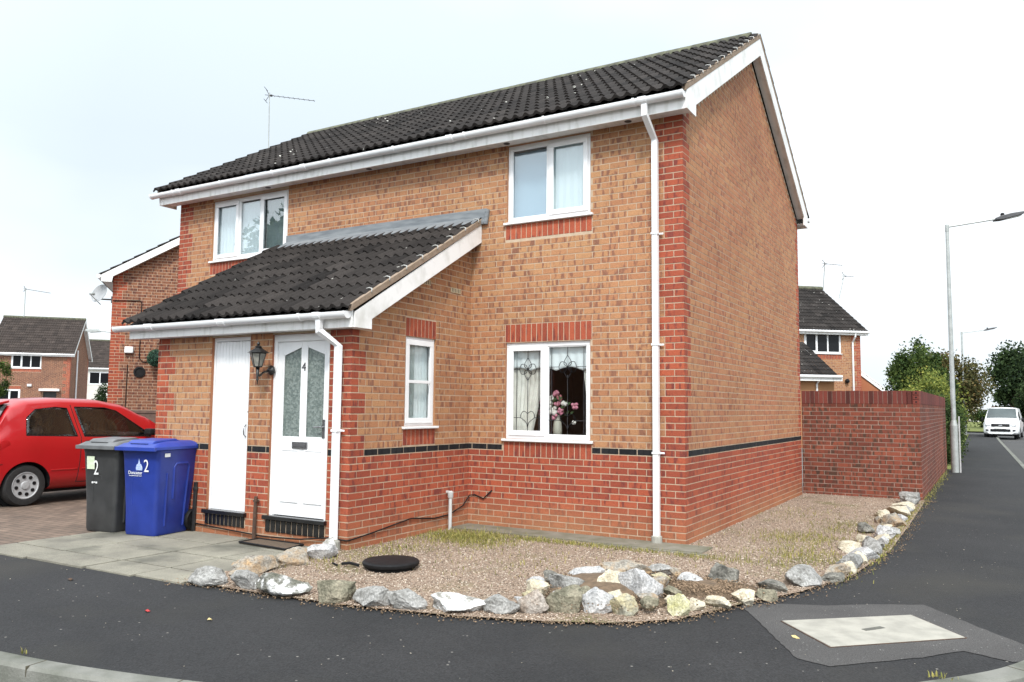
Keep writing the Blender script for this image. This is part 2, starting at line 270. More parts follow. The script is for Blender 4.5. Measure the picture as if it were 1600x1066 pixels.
def thing(name,loc,label,cat,group=None,rz=0):
    o=bpy.data.objects.new(name,None); C.objects.link(o); o.location=loc; o.rotation_euler=(0,0,rz); o.empty_display_size=.2; o.matrix_basis=Matrix.Translation(Vector(loc))@Matrix.Rotation(rz,4,'Z'); return tag(o,label,cat,group)
def struct(o,kind='structure'): o['kind']=kind; return o
# ------------------------------------------------------------------ brickwork
def bricks(mb,F,L,H,segs,holes=(),z0=-.03,par=0,maxz=None,mort=4,x0=0,flush=.0028,bond0=0.,sold=(),rake=None):
    """segs(k,z)-> list of (x0,x1,matindex) for course k; holes (x0,x1,z0,z1); sold (x0,x1,z0,z1,mat): soldier courses"""
    K=int(round((H-z0)/.075))
    blk=list(holes)+[(a,b,c,d) for a,b,c,d,_ in sold]
    for k in range(K):
        za=z0+k*.075; zb=za+.0635
        if za>H: break
        lim=[(x0,x0+L)]
        if rake: lim=[rake(zb)]
        for a,b,c,d in blk:
            if za+.04>c and za+.02<d:
                n=[]
                for p,q in lim:
                    if b<=p or a>=q: n.append((p,q)); continue
                    if a>p: n.append((p,a))
                    if b<q: n.append((b,q))
                lim=n
        st=bond0+(.1125 if (k+par)%2 else 0)-.225*60
        for s0,s1,mi in segs(k,za+.03):
            for p,q in lim:
                a0=max(p,s0); a1=min(q,s1)
                if a1-a0<.01: continue
                j=math.floor((a0-st)/.225)
                while st+j*.225<a1:
                    b0=st+j*.225; b1=b0+.225; c0=max(b0,a0); c1=min(b1,a1); j+=1
                    if c1-c0<.03: continue
                    e0=c0+(.005 if c0>p+.001 or c0>x0+.001 else 0); e1=c1-(.005 if c1<x0+L-.001 else 0)
                    brick(mb,F,e0,e1,za+.0055,zb+.0055,mi,flush)
    for a,b,c,d,mi in sold:
        n=max(1,int(round((b-a)/.075))); w=(b-a)/n
        for i in range(n): brick(mb,F,a+i*w+.005,a+(i+1)*w-.005,c+.005,d-.005,mi,flush)
def brick(mb,F,x0,x1,z0,z1,mi,fl):
    k=(R.random(),R.random(),R.random()); f=fl+R.uniform(-.001,.001); o=len(mb.v)
    for x,z in ((x0,z0),(x1,z0),(x1,z1),(x0,z1)): mb.vert(F(x,f,z),k,(x,z,0))
    for x,z in ((x0,z0),(x1,z0),(x1,z1),(x0,z1)): mb.vert(F(x,0,z),k,(x,z,0))
    for q in ((0,1,2,3),(0,4,5,1),(1,5,6,2),(2,6,7,3),(3,7,4,0)): mb.f.append([o+i for i in q]); mb.m.append(mi)
def backing(mb,F,x0,x1,z0,z1,holes,mi,depth=.1,rmi=None):
    xs=sorted({x0,x1,*[h[0] for h in holes],*[h[1] for h in holes]}); zs=sorted({z0,z1,*[h[2] for h in holes],*[h[3] for h in holes]})
    xs=[x for x in xs if x0<=x<=x1]; zs=[z for z in zs if z0<=z<=z1]
    for i in range(len(xs)-1):
        for j in range(len(zs)-1):
            cx=(xs[i]+xs[i+1])/2; cz=(zs[j]+zs[j+1])/2
            if any(h[0]<cx<h[1] and h[2]<cz<h[3] for h in holes): continue
            mb.face([F(xs[i],0,zs[j]),F(xs[i+1],0,zs[j]),F(xs[i+1],0,zs[j+1]),F(xs[i],0,zs[j+1])],mi)
    for a,b,c,d in holes:
        r=rmi if rmi is not None else mi; k=(R.random(),.3,0)
        for p,q in (((a,c),(a,d)),((a,d),(b,d)),((b,d),(b,c)),((b,c),(a,c))):
            mb.face([F(p[0],.005,p[1]),F(q[0],.005,q[1]),F(q[0],-depth,q[1]),F(p[0],-depth,p[1])],r,k)
# ------------------------------------------------------------------ roof tiles
def tiles(mb,o,U,Sv,length,slope,gauge=.30,roll=.15,m=0,h=.038,butt=.024,seg=8,tw=.30,jit=.004):
    U=Vector(U).normalized(); Sv=Vector(Sv).normalized(); Nn=U.cross(Sv)
    if Nn.z<0: Nn=-Nn
    o=Vector(o); nr=int(math.ceil(slope/gauge)); g=slope/nr; nt=int(math.ceil(length/tw)); w=length/nt; rp=int(round(tw/roll))
    prof=[]
    for i in range(seg*rp+1):
        t=(i/seg)%1.0; prof.append((i/(seg*rp), h*max(0.0,math.cos((t-.5)*2*PI*.86))**.75 if abs(t-.5)<.29 else 0))
    for r in range(nr):
        for t in range(nt):
            k=(min(1,max(0,R.gauss(.45,.22))),R.random(),R.random()); jz=R.uniform(0,jit); js=R.uniform(-jit,jit)
            a=o+Sv*(r*g+js)+U*(t*w); b=o+Sv*((r+1)*g+.02)+U*(t*w)
            lo=[];hi=[];bt=[]
            for f,hh in prof:
                lo.append(mb.vert(a+U*(f*w*.995)+Nn*(hh+butt+jz),k)); hi.append(mb.vert(b+U*(f*w*.995)+Nn*(hh+.002),k)); bt.append(mb.vert(a+U*(f*w*.995)+Nn*(hh*.55),k))
            for i in range(len(prof)-1):
                mb.f.append([lo[i],lo[i+1],hi[i+1],hi[i]]); mb.f.append([bt[i],bt[i+1],lo[i+1],lo[i]]); mb.m+=[m,m]
# ------------------------------------------------------------------ windows
def window(par,F,x0,x1,z0,z1,lites,d=-.02,name='window',sill=True,fr=.055,glass=None,sillw=.03,label=None,fm=None):
    """lites: (fraction start, fraction end, opener?)"""
    fm=fm or WHITE
    mb=MB(); D=.055
    mb.box(F,x0,x1,d-D,d,z1-fr,z1); mb.box(F,x0,x1,d-D,d,z0,z0+fr); 
    mb.box(F,x0,x0+fr,d-D,d-.001,z0+fr,z1-fr); mb.box(F,x1-fr,x1,d-D,d-.001,z0+fr,z1-fr)
    w=mb.build(name,fm,par,.004)
    if label: w['label']=label
    xi0,xi1=x0+fr,x1-fr
    for i,(a,b,op) in enumerate(lites):
        la=xi0+(xi1-xi0)*a; lb=xi0+(xi1-xi0)*b
        if i>0:
            m=MB(); m.box(F,la-.022,la+.022,d-D,d-.002,z0+fr,z1-fr); m.build('mullion',fm,w,.003); la+=.022
        if i<len(lites)-1: lb-=.022
        s=.012; zz0,zz1=z0+fr,z1-fr
        if op:
            s=.05; m=MB(); e=.012
            m.box(F,la-e,lb+e,d,d+.014,zz1-s,zz1+e); m.box(F,la-e,lb+e,d,d+.014,zz0-e,zz0+s); m.box(F,la-e,la+s,d,d+.013,zz0+s,zz1-s); m.box(F,lb-s,lb+e,d,d+.013,zz0+s,zz1-s)
            m.build('sash',fm,w,.004); 
        g=MB(); g.box(F,la+s-.01,lb-s+.01,d-.03,d-.024,zz0+s-.01,zz1-s+.01); g.build('pane',glass or PANE,w)
        if not op:
            m=MB()
            for q in ((la,la+s,zz0,zz1),(lb-s,lb,zz0,zz1),(la+s,lb-s,zz0,zz0+s),(la+s,lb-s,zz1-s,zz1)): m.box(F,q[0],q[1],d-.022,d-.008,q[2],q[3])
            m.build('glazing_bead',fm,w)
    if sill:
        m=MB(); m.box(F,x0-.04,x1+.035,d-.03,.045,z0-sillw,z0-.001); m.build('sill',fm,w,.006)
    return w
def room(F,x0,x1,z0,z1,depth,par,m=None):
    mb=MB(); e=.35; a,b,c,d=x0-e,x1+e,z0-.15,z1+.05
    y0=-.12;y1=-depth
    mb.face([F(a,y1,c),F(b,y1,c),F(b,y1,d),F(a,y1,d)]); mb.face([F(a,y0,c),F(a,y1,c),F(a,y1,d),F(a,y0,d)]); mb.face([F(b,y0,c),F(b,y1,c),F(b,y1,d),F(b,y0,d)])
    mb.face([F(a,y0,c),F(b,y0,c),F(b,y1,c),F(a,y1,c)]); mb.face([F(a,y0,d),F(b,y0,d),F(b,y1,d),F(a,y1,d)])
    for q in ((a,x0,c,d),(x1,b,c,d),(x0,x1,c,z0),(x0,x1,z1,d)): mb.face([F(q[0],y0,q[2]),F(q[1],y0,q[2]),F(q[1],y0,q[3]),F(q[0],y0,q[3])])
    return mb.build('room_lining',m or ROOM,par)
def curtain(name,F,x0,x1,ztop,zbot,d,m,label,cat,amp=.02,wl=.09,scallop=None,group=None,taper=None):
    mb=MB(); n=max(12,int((x1-x0)/.012)); rows=14; g=[]
    for i in range(n+1):
        t=i/n; x=x0+(x1-x0)*t; zb=zbot+(scallop(t) if scallop else 0); col=[]
        for j in range(rows+1):
            s=j/rows; xx=x
            if taper: xx=taper(x,s)
            col.append(mb.vert(F(xx,d+amp*math.sin(x/wl*2*PI)*(.4+.6*s),ztop+(zb-ztop)*s)))
        g.append(col)
    for i in range(n):
        for j in range(rows): mb.f.append([g[i][j],g[i+1][j],g[i+1][j+1],g[i][j+1]]); mb.m.append(0)
    o=mb.build(name,m,None,smooth=True); md=o.modifiers.new('th','SOLIDIFY'); md.thickness=.004
    return tag(o,label,cat,group)
# ================================================================== GROUND
def sheet(name,pts,z,m,kind='structure'):
    mb=MB(); mb.face([(x,y,z) for x,y in pts]); o=mb.build(name,m,fix=False)
    if o.data.polygons[0].normal.z<0: o.data.flip_normals()
    return struct(o,kind)
sheet('ground',[(-500,-500),(500,-500),(500,700),(-500,700)],-.22,GRASSM)
def arc(c,r,a0,a1,n): return [(c[0]+r*math.cos(rad(a0+(a1-a0)*i/n)),c[1]+r*math.sin(rad(a0+(a1-a0)*i/n))) for i in range(n+1)]
KERB=[(-60,-6.3),(-12,-6.1),(-4,-6.02),(-2.3,-5.93),(-1.28,-5.76),(-.3,-5.48),(.6,-5.1),(1.35,-4.63),(2.05,-4.05),(2.72,-3.29),(3.04,-2.75),(3.28,-2.0),(3.45,-1),(3.56,.5),(3.66,4),(3.68,9),(3.62,16.67),(3.42,28),(3.21,39.8),(3.05,52.5)]
def smoothline(p,n=6):
    o=[]
    for i in range(len(p)-1):
        a=p[max(i-1,0)];b=p[i];c=p[i+1];d=p[min(i+2,len(p)-1)]
        if abs(b[0]-c[0])+abs(b[1]-c[1])>6: o.append(b); continue
        for j in range(n):
            t=j/n; o.append(tuple(.5*((2*b[q])+(-a[q]+c[q])*t+(2*a[q]-5*b[q]+4*c[q]-d[q])*t*t+(-a[q]+3*b[q]-3*c[q]+d[q])*t**3) for q in (0,1)))
    o.append(p[-1]); return o
KL=smoothline(KERB)
def strip(name,line,w0,w1,z0,z1,m,z0b=None):
    """a strip along a line offset w0..w1 to its right, as a solid bar"""
    mb=MB(); rows=[]
    for i,p in enumerate(line):
        a=Vector(line[max(i-1,0)]);b=Vector(line[min(i+1,len(line)-1)]); t=(b-a).normalized(); nn=Vector((t.y,-t.x))
        rows.append([(p[0]+nn.x*w0,p[1]+nn.y*w0,z1),(p[0]+nn.x*(w1-.02),p[1]+nn.y*(w1-.02),z1),(p[0]+nn.x*w1,p[1]+nn.y*w1,z1-.02),(p[0]+nn.x*(w1+.012),p[1]+nn.y*(w1+.012),z0),(p[0]+nn.x*w0,p[1]+nn.y*w0,z0)])
    idx=[[mb.vert(q) for q in r] for r in rows]
    for i in range(len(idx)-1):
        for j in range(5): mb.f.append([idx[i][j],idx[i][(j+1)%5],idx[i+1][(j+1)%5],idx[i+1][j]]); mb.m.append(0)
    return mb.build(name,m)
PZ=-.03
pav=[p for p in KL]
sheet('road',[(-200,-40),(60,-40),(60,110),(3,110),(2.7,62),(-40,62),(-40,54.5),(2.9,54.5)]+KL[::-1]+[(-200,-6.3)],-.15,ROADM)
EDGE=[(-5.64,-4.26),(-4.68,-4.18),(-3.84,-4.12),(-3.14,-4.09),(-2.38,-4.06),(-1.59,-4.0),(-1.02,-3.92),(-.42,-3.78),(.15,-3.58),(.59,-3.36),(.94,-3.02),(1.2,-2.34),(1.52,-1.6),(1.79,-.66),(1.94,1.0),(1.95,3.3),(1.93,6.4)]
sheet('pavement',[(a-.0,b) for a,b in KL]+[(1.2,52.5),(1.7,30),(1.6,15),(1.6,6),(1.5,.9),(1.2,-1),(.7,-2.4),(0,-3),(-1,-3.4),(-3,-3.7),(-3.2,-4.0),(-5.6,-4.1),(-60,-4.2)],PZ,ASPH)
mb=strip('kerb',KL,0,.125,-.2,PZ+.006,KERBM); struct(mb)
# kerb joints
mb=MB()
acc=0
for i in range(1,len(KL)):
    a=Vector(KL[i-1]);b=Vector(KL[i]); seg=(b-a).length
    if seg>8 or a.y>30: continue
    acc+=seg
    if acc>.9:
        acc=0; t=(b-a).normalized(); nn=Vector((t.y,-t.x)); F=Fr((b.x,b.y,0),(nn.x,nn.y,0),(t.x,t.y,0)); mb.box(F,.0,.128,-.004,.004,-.15,PZ+.0075)
struct(mb.build('kerb_joints',mat('joint dirt',(.06,.055,.045),1,(.1,.09,.06),30)))
sheet('courtyard',[(-90,-4.21),(-5.62,-4.21),(-5.62,-3.9),(-3.1,-3.7),(-1,-3.3),(1.2,-1),(1.62,6),(1.62,15),(1.7,53),(-90,53)],-.036,speckmat('old tarmac',(.12,.12,.118),(.19,.185,.175),(.3,.3,.28),.5,30,.95))
sheet('grass_verge',[(-60,62),(2.7,62),(3,110),(3,260),(-60,260)],-.05,GRASSM)
sheet('grass_strip',[(1.0,16),(1.98,15.2),(1.95,22),(1.8,34),(1.65,52.5),(-1,52.5)],-.024,GRASSM)
# block-paved drive
bm_=bpy.data.materials.new('block paving'); bm_.use_nodes=True; n=bm_.node_tree.nodes; l=bm_.node_tree.links
t=n.new('ShaderNodeTexCoord'); mp=n.new('ShaderNodeMapping'); mp.inputs['Rotation'].default_value=(0,0,rad(0)); l.new(t.outputs['Object'],mp.inputs[0])
bt=n.new('ShaderNodeTexBrick'); bt.inputs['Scale'].default_value=1; bt.inputs['Brick Width'].default_value=.2; bt.inputs['Row Height'].default_value=.1; bt.inputs['Mortar Size'].default_value=.006
bt.inputs['Color1'].default_value=(.125,.09,.068,1); bt.inputs['Color2'].default_value=(.19,.135,.10,1); bt.inputs['Mortar'].default_value=(.05,.042,.034,1); l.new(mp.outputs[0],bt.inputs[0])
nn=n.new('ShaderNodeTexNoise'); nn.inputs['Scale'].default_value=2; nn.inputs['Detail'].default_value=6; l.new(t.outputs['Object'],nn.inputs[0])
ma=n.new('ShaderNodeMapRange'); ma.inputs[1].default_value=.3; ma.inputs[2].default_value=.7; ma.inputs[3].default_value=.7; ma.inputs[4].default_value=1.2; l.new(nn.outputs[0],ma.inputs[0])
vv=n.new('ShaderNodeVectorMath'); vv.operation='SCALE'; l.new(bt.outputs[0],vv.inputs[0]); l.new(ma.outputs[0],vv.inputs['Scale']); l.new(vv.outputs[0],n['Principled BSDF'].inputs['Base Color']); n['Principled BSDF'].inputs['Roughness'].default_value=.9
bb=n.new('ShaderNodeBump'); bb.inputs['Strength'].default_value=.6; bb.inputs['Distance'].default_value=.01; l.new(bt.outputs[1],bb.inputs['Height']); bb.invert=True; l.new(bb.outputs[0],n['Principled BSDF'].inputs['Normal'])
sheet('driveway',[(-13.5,-4.24),(-6.14,-4.24),(-6.14,-2.2),(-6.0,-2.2),(-8.9,-.1),(-8.9,9),(-13.5,9)],-.02,bm_)
# paving slabs by the door
xs=[-6.12,-5.22,-4.3,-3.62,-2.98]; ys=[-4.2,-3.82,-3.26,-2.74,-2.26]; mb=MB()
for i in range(4):
    for j in range(4):
        g=.009+R.uniform(0,.007); dz=R.uniform(-.003,.003); k=(R.random(),0,0)
        x0,x1=xs[i],xs[i+1]
        y0=ys[j]+(.03 if i>1 and j>0 else 0); y1=ys[j+1]+(.03 if i>1 and j<3 else 0)
        if j==0: y0=-4.25+.03*i
        mb.box(WF,x0+g,x1-g,y0+g,y1-g,-.05,-.012+dz,0,k)
struct(mb.build('paving_slabs',SLAB,bevel=.004))
# gravel bed
gp=[(-2.98,-2.3),(-3.05,-4.06)]+EDGE[4:]+[(1.9,6.62),(-.2,6.62),(-.2,0),(-2.86,0)]
sheet('gravel_bed',gp,-.012,GRAV)
def inpoly(x,y,P):
    c=False;j=len(P)-1
    for i in range(len(P)):
        if (P[i][1]>y)!=(P[j][1]>y) and x<(P[j][0]-P[i][0])*(y-P[i][1])/(P[j][1]-P[i][1])+P[i][0]: c=not c
        j=i
    return c
rg=np.random.default_rng(3)
def soup(name,centers,sizes,mats,ks,shape='pebble',parent=None,flat=.6,smooth=False,nrm=None,asp=1.5):
    """many small pieces in one mesh: pebbles (octahedra), or leaf quads"""
    n=len(centers); 
    if shape=='pebble':
        base=np.array([[1,0,0],[-1,0,0],[0,1,0],[0,-1,0],[0,0,1],[0,0,-1]],float); F=np.array([[0,2,4],[2,1,4],[1,3,4],[3,0,4],[2,0,5],[1,2,5],[3,1,5],[0,3,5]])
    else:
        base=np.array([[-.5,0,0],[0,asp*.35,.08],[.5,0,0],[0,-asp*.35,.08]],float)*1.0; base=np.array([[0,-asp*.5,0],[.42,-.05,.1],[0,asp*.5,0],[-.42,.0,.1]]); F=np.array([[0,1,2],[0,2,3]])
    m=len(base); q=rg.normal(size=(n,4)); q/=np.linalg.norm(q,axis=1)[:,None]; a,b,c,d=q.T
    Rm=np.stack([1-2*(c*c+d*d),2*(b*c-a*d),2*(b*d+a*c),2*(b*c+a*d),1-2*(b*b+d*d),2*(c*d-a*b),2*(b*d-a*c),2*(c*d+a*b),1-2*(b*b+c*c)],1).reshape(n,3,3)
    sc_=sizes[:,None,None]*(rg.uniform(.6,1.2,size=(n,1,3)) if shape=='pebble' else 1)
    V=np.einsum('nij,nkj->nki',Rm,base[None]*sc_)
    if shape=='pebble': V[:,:,2]*=flat
    V+=centers[:,None,:]
    me=bpy.data.meshes.new(name); me.vertices.add(n*m); me.vertices.foreach_set('co',V.ravel().astype(np.float32))
    FF=(F[None]+np.arange(n)[:,None,None]*m).reshape(-1,3); me.loops.add(FF.size); me.loops.foreach_set('vertex_index',FF.ravel().astype(np.int32)); me.polygons.add(len(FF)); me.polygons.foreach_set('loop_start',np.arange(0,FF.size,3,dtype=np.int32)); me.polygons.foreach_set('loop_total',np.full(len(FF),3,dtype=np.int32))
    me.materials.append(mats); at=me.attributes.new('bk','FLOAT_VECTOR','POINT'); kk=np.repeat(ks,m); at.data.foreach_set('vector',np.stack([kk,kk,kk],1).ravel().astype(np.float32))
    me.update(calc_edges=True); o=bpy.data.objects.new(name,me); C.objects.link(o); o.parent=parent; return o
PEB=attrmat('gravel pebble',.85,(.11,.085,.065),(.64,.57,.48),third=(.52,(.36,.268,.205)),bscale=60)
pts=[]
while len(pts)<42000:
    x=R.uniform(-3.05,2.0); y=R.uniform(-4.1,6.6)
    if not inpoly(x,y,gp): continue
    dd=math.hypot(x-2.9,y+8.7)
    if R.random()>(1 if dd<8 else (8/dd)**2): continue
    pts.append((x,y,-.008))
pts=np.array(pts); o=soup('gravel_pebbles',pts,rg.uniform(.006,.0125,len(pts)),PEB,np.clip(rg.normal(.5,.22,len(pts)),0,1)); tag(o,'loose pinkish brown gravel covering the front garden','gravel',kind='stuff')
# concrete footing strips round the house
mb=MB(); mb.box(WF,-2.86,.3,-.42,0,-.03,.004); mb.box(WF,-.9,.38,-.5,-.42,-.03,-.002)
struct(mb.build('concrete_footing',mat('mossy concrete',(.20,.185,.15),.95,(.13,.125,.085),5,.4,50)))
# ================================================================== OUR HOUSE
HW=6.36; LX=8.775; SZ=4.845; RZ=7.0; AP=HW/2
house=thing('brick_house',(-4.4,3,0),'two storey buff and red brick corner house with a dark tiled lean-to porch','house')
Ff=Fr((0,0,0),(-1,0,0),(0,-1,0))     # main front: x runs left from the corner
Fg=Fr((0,0,0),(0,1,0),(1,0,0))       # right gable
Fp=Fr((-2.86,-2.25,0),(-1,0,0),(0,-1,0)) # porch front
Fs=Fr((-2.86,-2.25,0),(0,1,0),(1,0,0))   # porch side
def course(z): return int(round((z+.03)/.075-.4))
def quoin(k,wide,nar): # toothed every three courses
    return wide if ((k-1)//3)%2==0 else nar
def segs_main(k,z):
    if z<.945: return [(0,LX,1)]
    q=quoin(k,.3375,.225); q2=quoin(k,.3375,.225)
    if z<1.02: return [(0,.3375,1),(.3375,LX-.34,2),(LX-.34,LX,1)]
    return [(0,q,1),(q,LX-q2,0),(LX-q2,LX,1)]
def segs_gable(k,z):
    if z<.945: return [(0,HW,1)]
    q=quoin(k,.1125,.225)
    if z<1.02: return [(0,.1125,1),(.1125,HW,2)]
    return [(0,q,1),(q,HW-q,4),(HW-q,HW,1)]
def segs_pf(k,z):
    if z<.945: return [(0,3.2,1)]
    q=quoin(k,.225,.1125)
    if z<1.02: return [(0,.225,1),(.225,3.0,2),(3.0,3.2,1)]
    q2=quoin(k,.34,.225); return [(0,.45,1),(.45,3.2-q2,0),(3.2-q2,3.2,1)]
def segs_ps(k,z):
    if z<.945: return [(0,2.25,1)]
    q=quoin(k,.225,.1125)
    if z<1.02: return [(0,.225,1),(.225,2.25,2)]
    return [(0,q,1),(q,2.25,0)]
W1=(1.15,2.32,1.09,2.285); W2=(1.15,2.32,3.82,4.82); W3=(6.235,7.945,3.80,4.79); W4=(.9,1.49,1.25,2.29)
D1=(1.54,2.195,.09,2.27); D2=(.31,1.18,.09,2.27)
mb=MB()
bricks(mb,Ff,LX,SZ,segs_main,[W1,W2,W3],sold=[(1.13,2.33,2.29,2.52,1),(1.13,2.34,.87,1.055,1),(1.13,2.34,3.60,3.79,1),(6.2,7.98,3.58,3.77,1)])
backing(mb,Ff,0,LX,-.05,SZ+.02,[W1,W2,W3],3,.1,0)
rk=lambda z:(max(0,(z-SZ)/.578+.02),min(HW,HW-(z-SZ)/.578-.02)) if z>SZ else (0,HW)
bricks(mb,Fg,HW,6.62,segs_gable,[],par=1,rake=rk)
mb.face([Fg(0,0,-.05),Fg(HW,0,-.05),Fg(HW,0,SZ),Fg(AP,0,SZ+AP*.578),Fg(0,0,SZ)],3)
Fl=Fr((-LX,HW,0),(0,-1,0),(-1,0,0)); mb.face([Fl(0,0,-.05),Fl(HW,0,-.05),Fl(HW,0,SZ),Fl(AP,0,SZ+AP*.578),Fl(0,0,SZ)],0,(.4,.4,.4))
Fb=Fr((-LX,HW,0),(1,0,0),(0,1,0)); mb.face([Fb(0,0,-.05),Fb(LX,0,-.05),Fb(LX,0,SZ),Fb(0,0,SZ)],0,(.4,.4,.4))
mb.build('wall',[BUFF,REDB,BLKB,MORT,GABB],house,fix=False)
mb=MB()
bricks(mb,Fp,3.2,2.33,segs_pf,[D1,D2]); backing(mb,Fp,0,3.2,-.05,2.4,[D1,D2],3,.1,1)
rk2=lambda z:(max(0,(z-2.36)/.588),2.25)
bricks(mb,Fs,2.25,3.68,segs_ps,[W4],par=1,rake=rk2,sold=[(.9,1.49,2.29,2.51,1),(.88,1.5,1.03,1.22,1)])
backing(mb,Fs,0,2.25,-.05,2.36,[W4],3,.1,0); mb.face([Fs(0,0,2.36),Fs(2.25,0,2.36),Fs(2.25,0,3.68)],3)
Fq=Fr((-6.06,0,0),(0,-1,0),(-1,0,0)); bricks(mb,Fq,2.25,2.33,lambda k,z:[(0,2.25,1 if z<.945 else 0)],[]); mb.face([Fq(0,0,-.05),Fq(2.25,0,-.05),Fq(2.25,0,2.36),Fq(0,0,3.68)],3)
for (y,z) in ((-1.0,2.965),(-.36,2.94)):
    mb.box(Fs,2.25+y-.105,2.25+y+.105,.0,.012,z-.03,z+.03,4)
    for i in range(6): mb.box(Fs,2.25+y-.09+i*.034,2.25+y-.078+i*.034,.011,.0135,z-.024,z+.024,2)
mb.build('porch_wall',[BUFF,REDB,BLKB,MORT,mat('pale weep vent',(.6,.5,.34),.8,(.5,.42,.28),30)],house,fix=False)
# --- windows
w=window(house,Ff,W1[0],W1[1],W1[2],W1[3],[(0,.52,False),(.52,1,True)])
lead=MB(); Fw=Ff
def ribbon(mb,F,pts,d,w=.007,m=0):
    for i in range(len(pts)-1):
        a=Vector((pts[i][0],0,pts[i][1])); b=Vector((pts[i+1][0],0,pts[i+1][1])); t=(b-a)
        if t.length<1e-6: continue
        t.normalize(); n_=Vector((-t.z,0,t.x))*w/2; a2=a-t*w*.3; b2=b+t*w*.3
        mb.prism(F,[(a2.x+n_.x,a2.z+n_.z),(b2.x+n_.x,b2.z+n_.z),(b2.x-n_.x,b2.z-n_.z),(a2.x-n_.x,a2.z-n_.z)],d,d+.004,m)
def cv(pts,n=10):
    return smoothline(pts,n)
for (xa,xb,za,zb) in ((1.217,1.722,1.157,2.218),(1.828,2.215,1.195,2.18)):
    cx=(xa+xb)/2; s=(xb-xa); H=zb-za; zh=za+H*.77; zl=za+H*.16; d=-.04
    for x in (xa+.035,xb-.035): ribbon(lead,Fw,[(x,za),(x,zb)],d)
    ribbon(lead,Fw,[(cx,zb),(cx,zh+.14)],d); ribbon(lead,Fw,[(cx,zh-.1),(cx,za)],d)
    for sg in (-1,1):
        ribbon(lead,Fw,[(cx+sg*s/2,zh),(cx+sg*.12,zh)],d); ribbon(lead,Fw,[(cx+sg*s/2,zl),(cx+sg*.1,zl)],d)
        ribbon(lead,Fw,cv([(cx+sg*.12,zh),(cx+sg*.09,zh+.06),(cx+sg*.03,zh+.05),(cx,zh-.0)]),d)
        ribbon(lead,Fw,cv([(cx+sg*.12,zh),(cx+sg*.09,zh-.06),(cx+sg*.03,zh-.05),(cx,zh)]),d)
        ribbon(lead,Fw,cv([(cx,zh+.14),(cx+sg*.045,zh+.07),(cx+sg*.045,zh+.03),(cx,zh)]),d)
        ribbon(lead,Fw,cv([(cx,zh-.14),(cx+sg*.045,zh-.07),(cx+sg*.045,zh-.03),(cx,zh)]),d)
        ribbon(lead,Fw,cv([(cx+sg*.1,zl),(cx+sg*.09,zl+.05),(cx+sg*.05,zl+.08),(cx,zl+.05)]),d)
        ribbon(lead,Fw,cv([(cx+sg*.1,zl),(cx+sg*.07,zl-.02),(cx+sg*.02,zl-.06),(cx,zl-.12)]),d)
lead.build('leading',CAME,w); w['label']='lower window with leaded flower pattern in the glass'
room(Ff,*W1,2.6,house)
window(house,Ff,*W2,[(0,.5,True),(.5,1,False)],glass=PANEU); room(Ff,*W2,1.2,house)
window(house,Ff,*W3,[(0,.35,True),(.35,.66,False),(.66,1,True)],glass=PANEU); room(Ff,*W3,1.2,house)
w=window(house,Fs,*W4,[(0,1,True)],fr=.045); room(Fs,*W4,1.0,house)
m=MB(); m.box(Fs,.98,1.41,-.04,-.004,1.75,1.785); m.build('glazing_bar',WHITE,w,.003)
curtain('curtain',Ff,1.78,2.30,2.27,1.12,-.13,CREAM,'cream drape gathered at the left of the leaded front window','curtain',.018,.075,taper=lambda x,s:x+(2.3-x)*.45*s**1.2)
curtain('curtain',Ff,1.16,1.34,2.27,1.12,-.13,CREAM,'narrow cream drape at the right edge of the leaded front window','curtain',.015,.06,taper=lambda x,s:x-(x-1.16)*.8*s)
curtain('valance',Ff,1.16,2.31,2.28,1.93,-.095,NET,'white scalloped valance across the top of the leaded front window','valance',.006,.11,scallop=lambda t:.045*abs(math.cos(t*PI*3.2+.4))-.0)
curtain('blind',Ff,1.16,1.74,4.81,3.83,-.10,VOILE,'pale voile behind the right pane of the upper front window','blind',.006,.1)
curtain('blind',Ff,1.75,2.31,4.75,3.83,-.12,mat('reflection blue blind',(.34,.48,.60),.9,(.40,.54,.65),2),'pale blind coloured with the blue sky reflection, behind the left pane of the upper front window','blind',.002,.3)  # bluish sky reflection of the pane is put into the blind's colour
curtain('net_curtain',Ff,6.84,7.93,4.72,3.81,-.10,NET,'white net curtain behind the three light bedroom window','curtain',.006,.08)
curtain('blind',Ff,6.25,6.82,4.74,3.81,-.11,mat('grey voile',(.20,.235,.235),.9,(.26,.29,.29),3),'dull grey voile behind the right light of the three light bedroom window','blind',.004,.09)
curtain('blind',Fs,.92,1.2,2.28,1.26,-.10,mat('grey blind',(.35,.40,.39),.9,(.5,.55,.53),4),'grey blind in the small window beside the front door','blind',.003,.06)
curtain('blind',Fs,1.2,1.48,2.28,1.26,-.105,VOILE,'pale voile at the right of the small side window','blind',.004,.06)
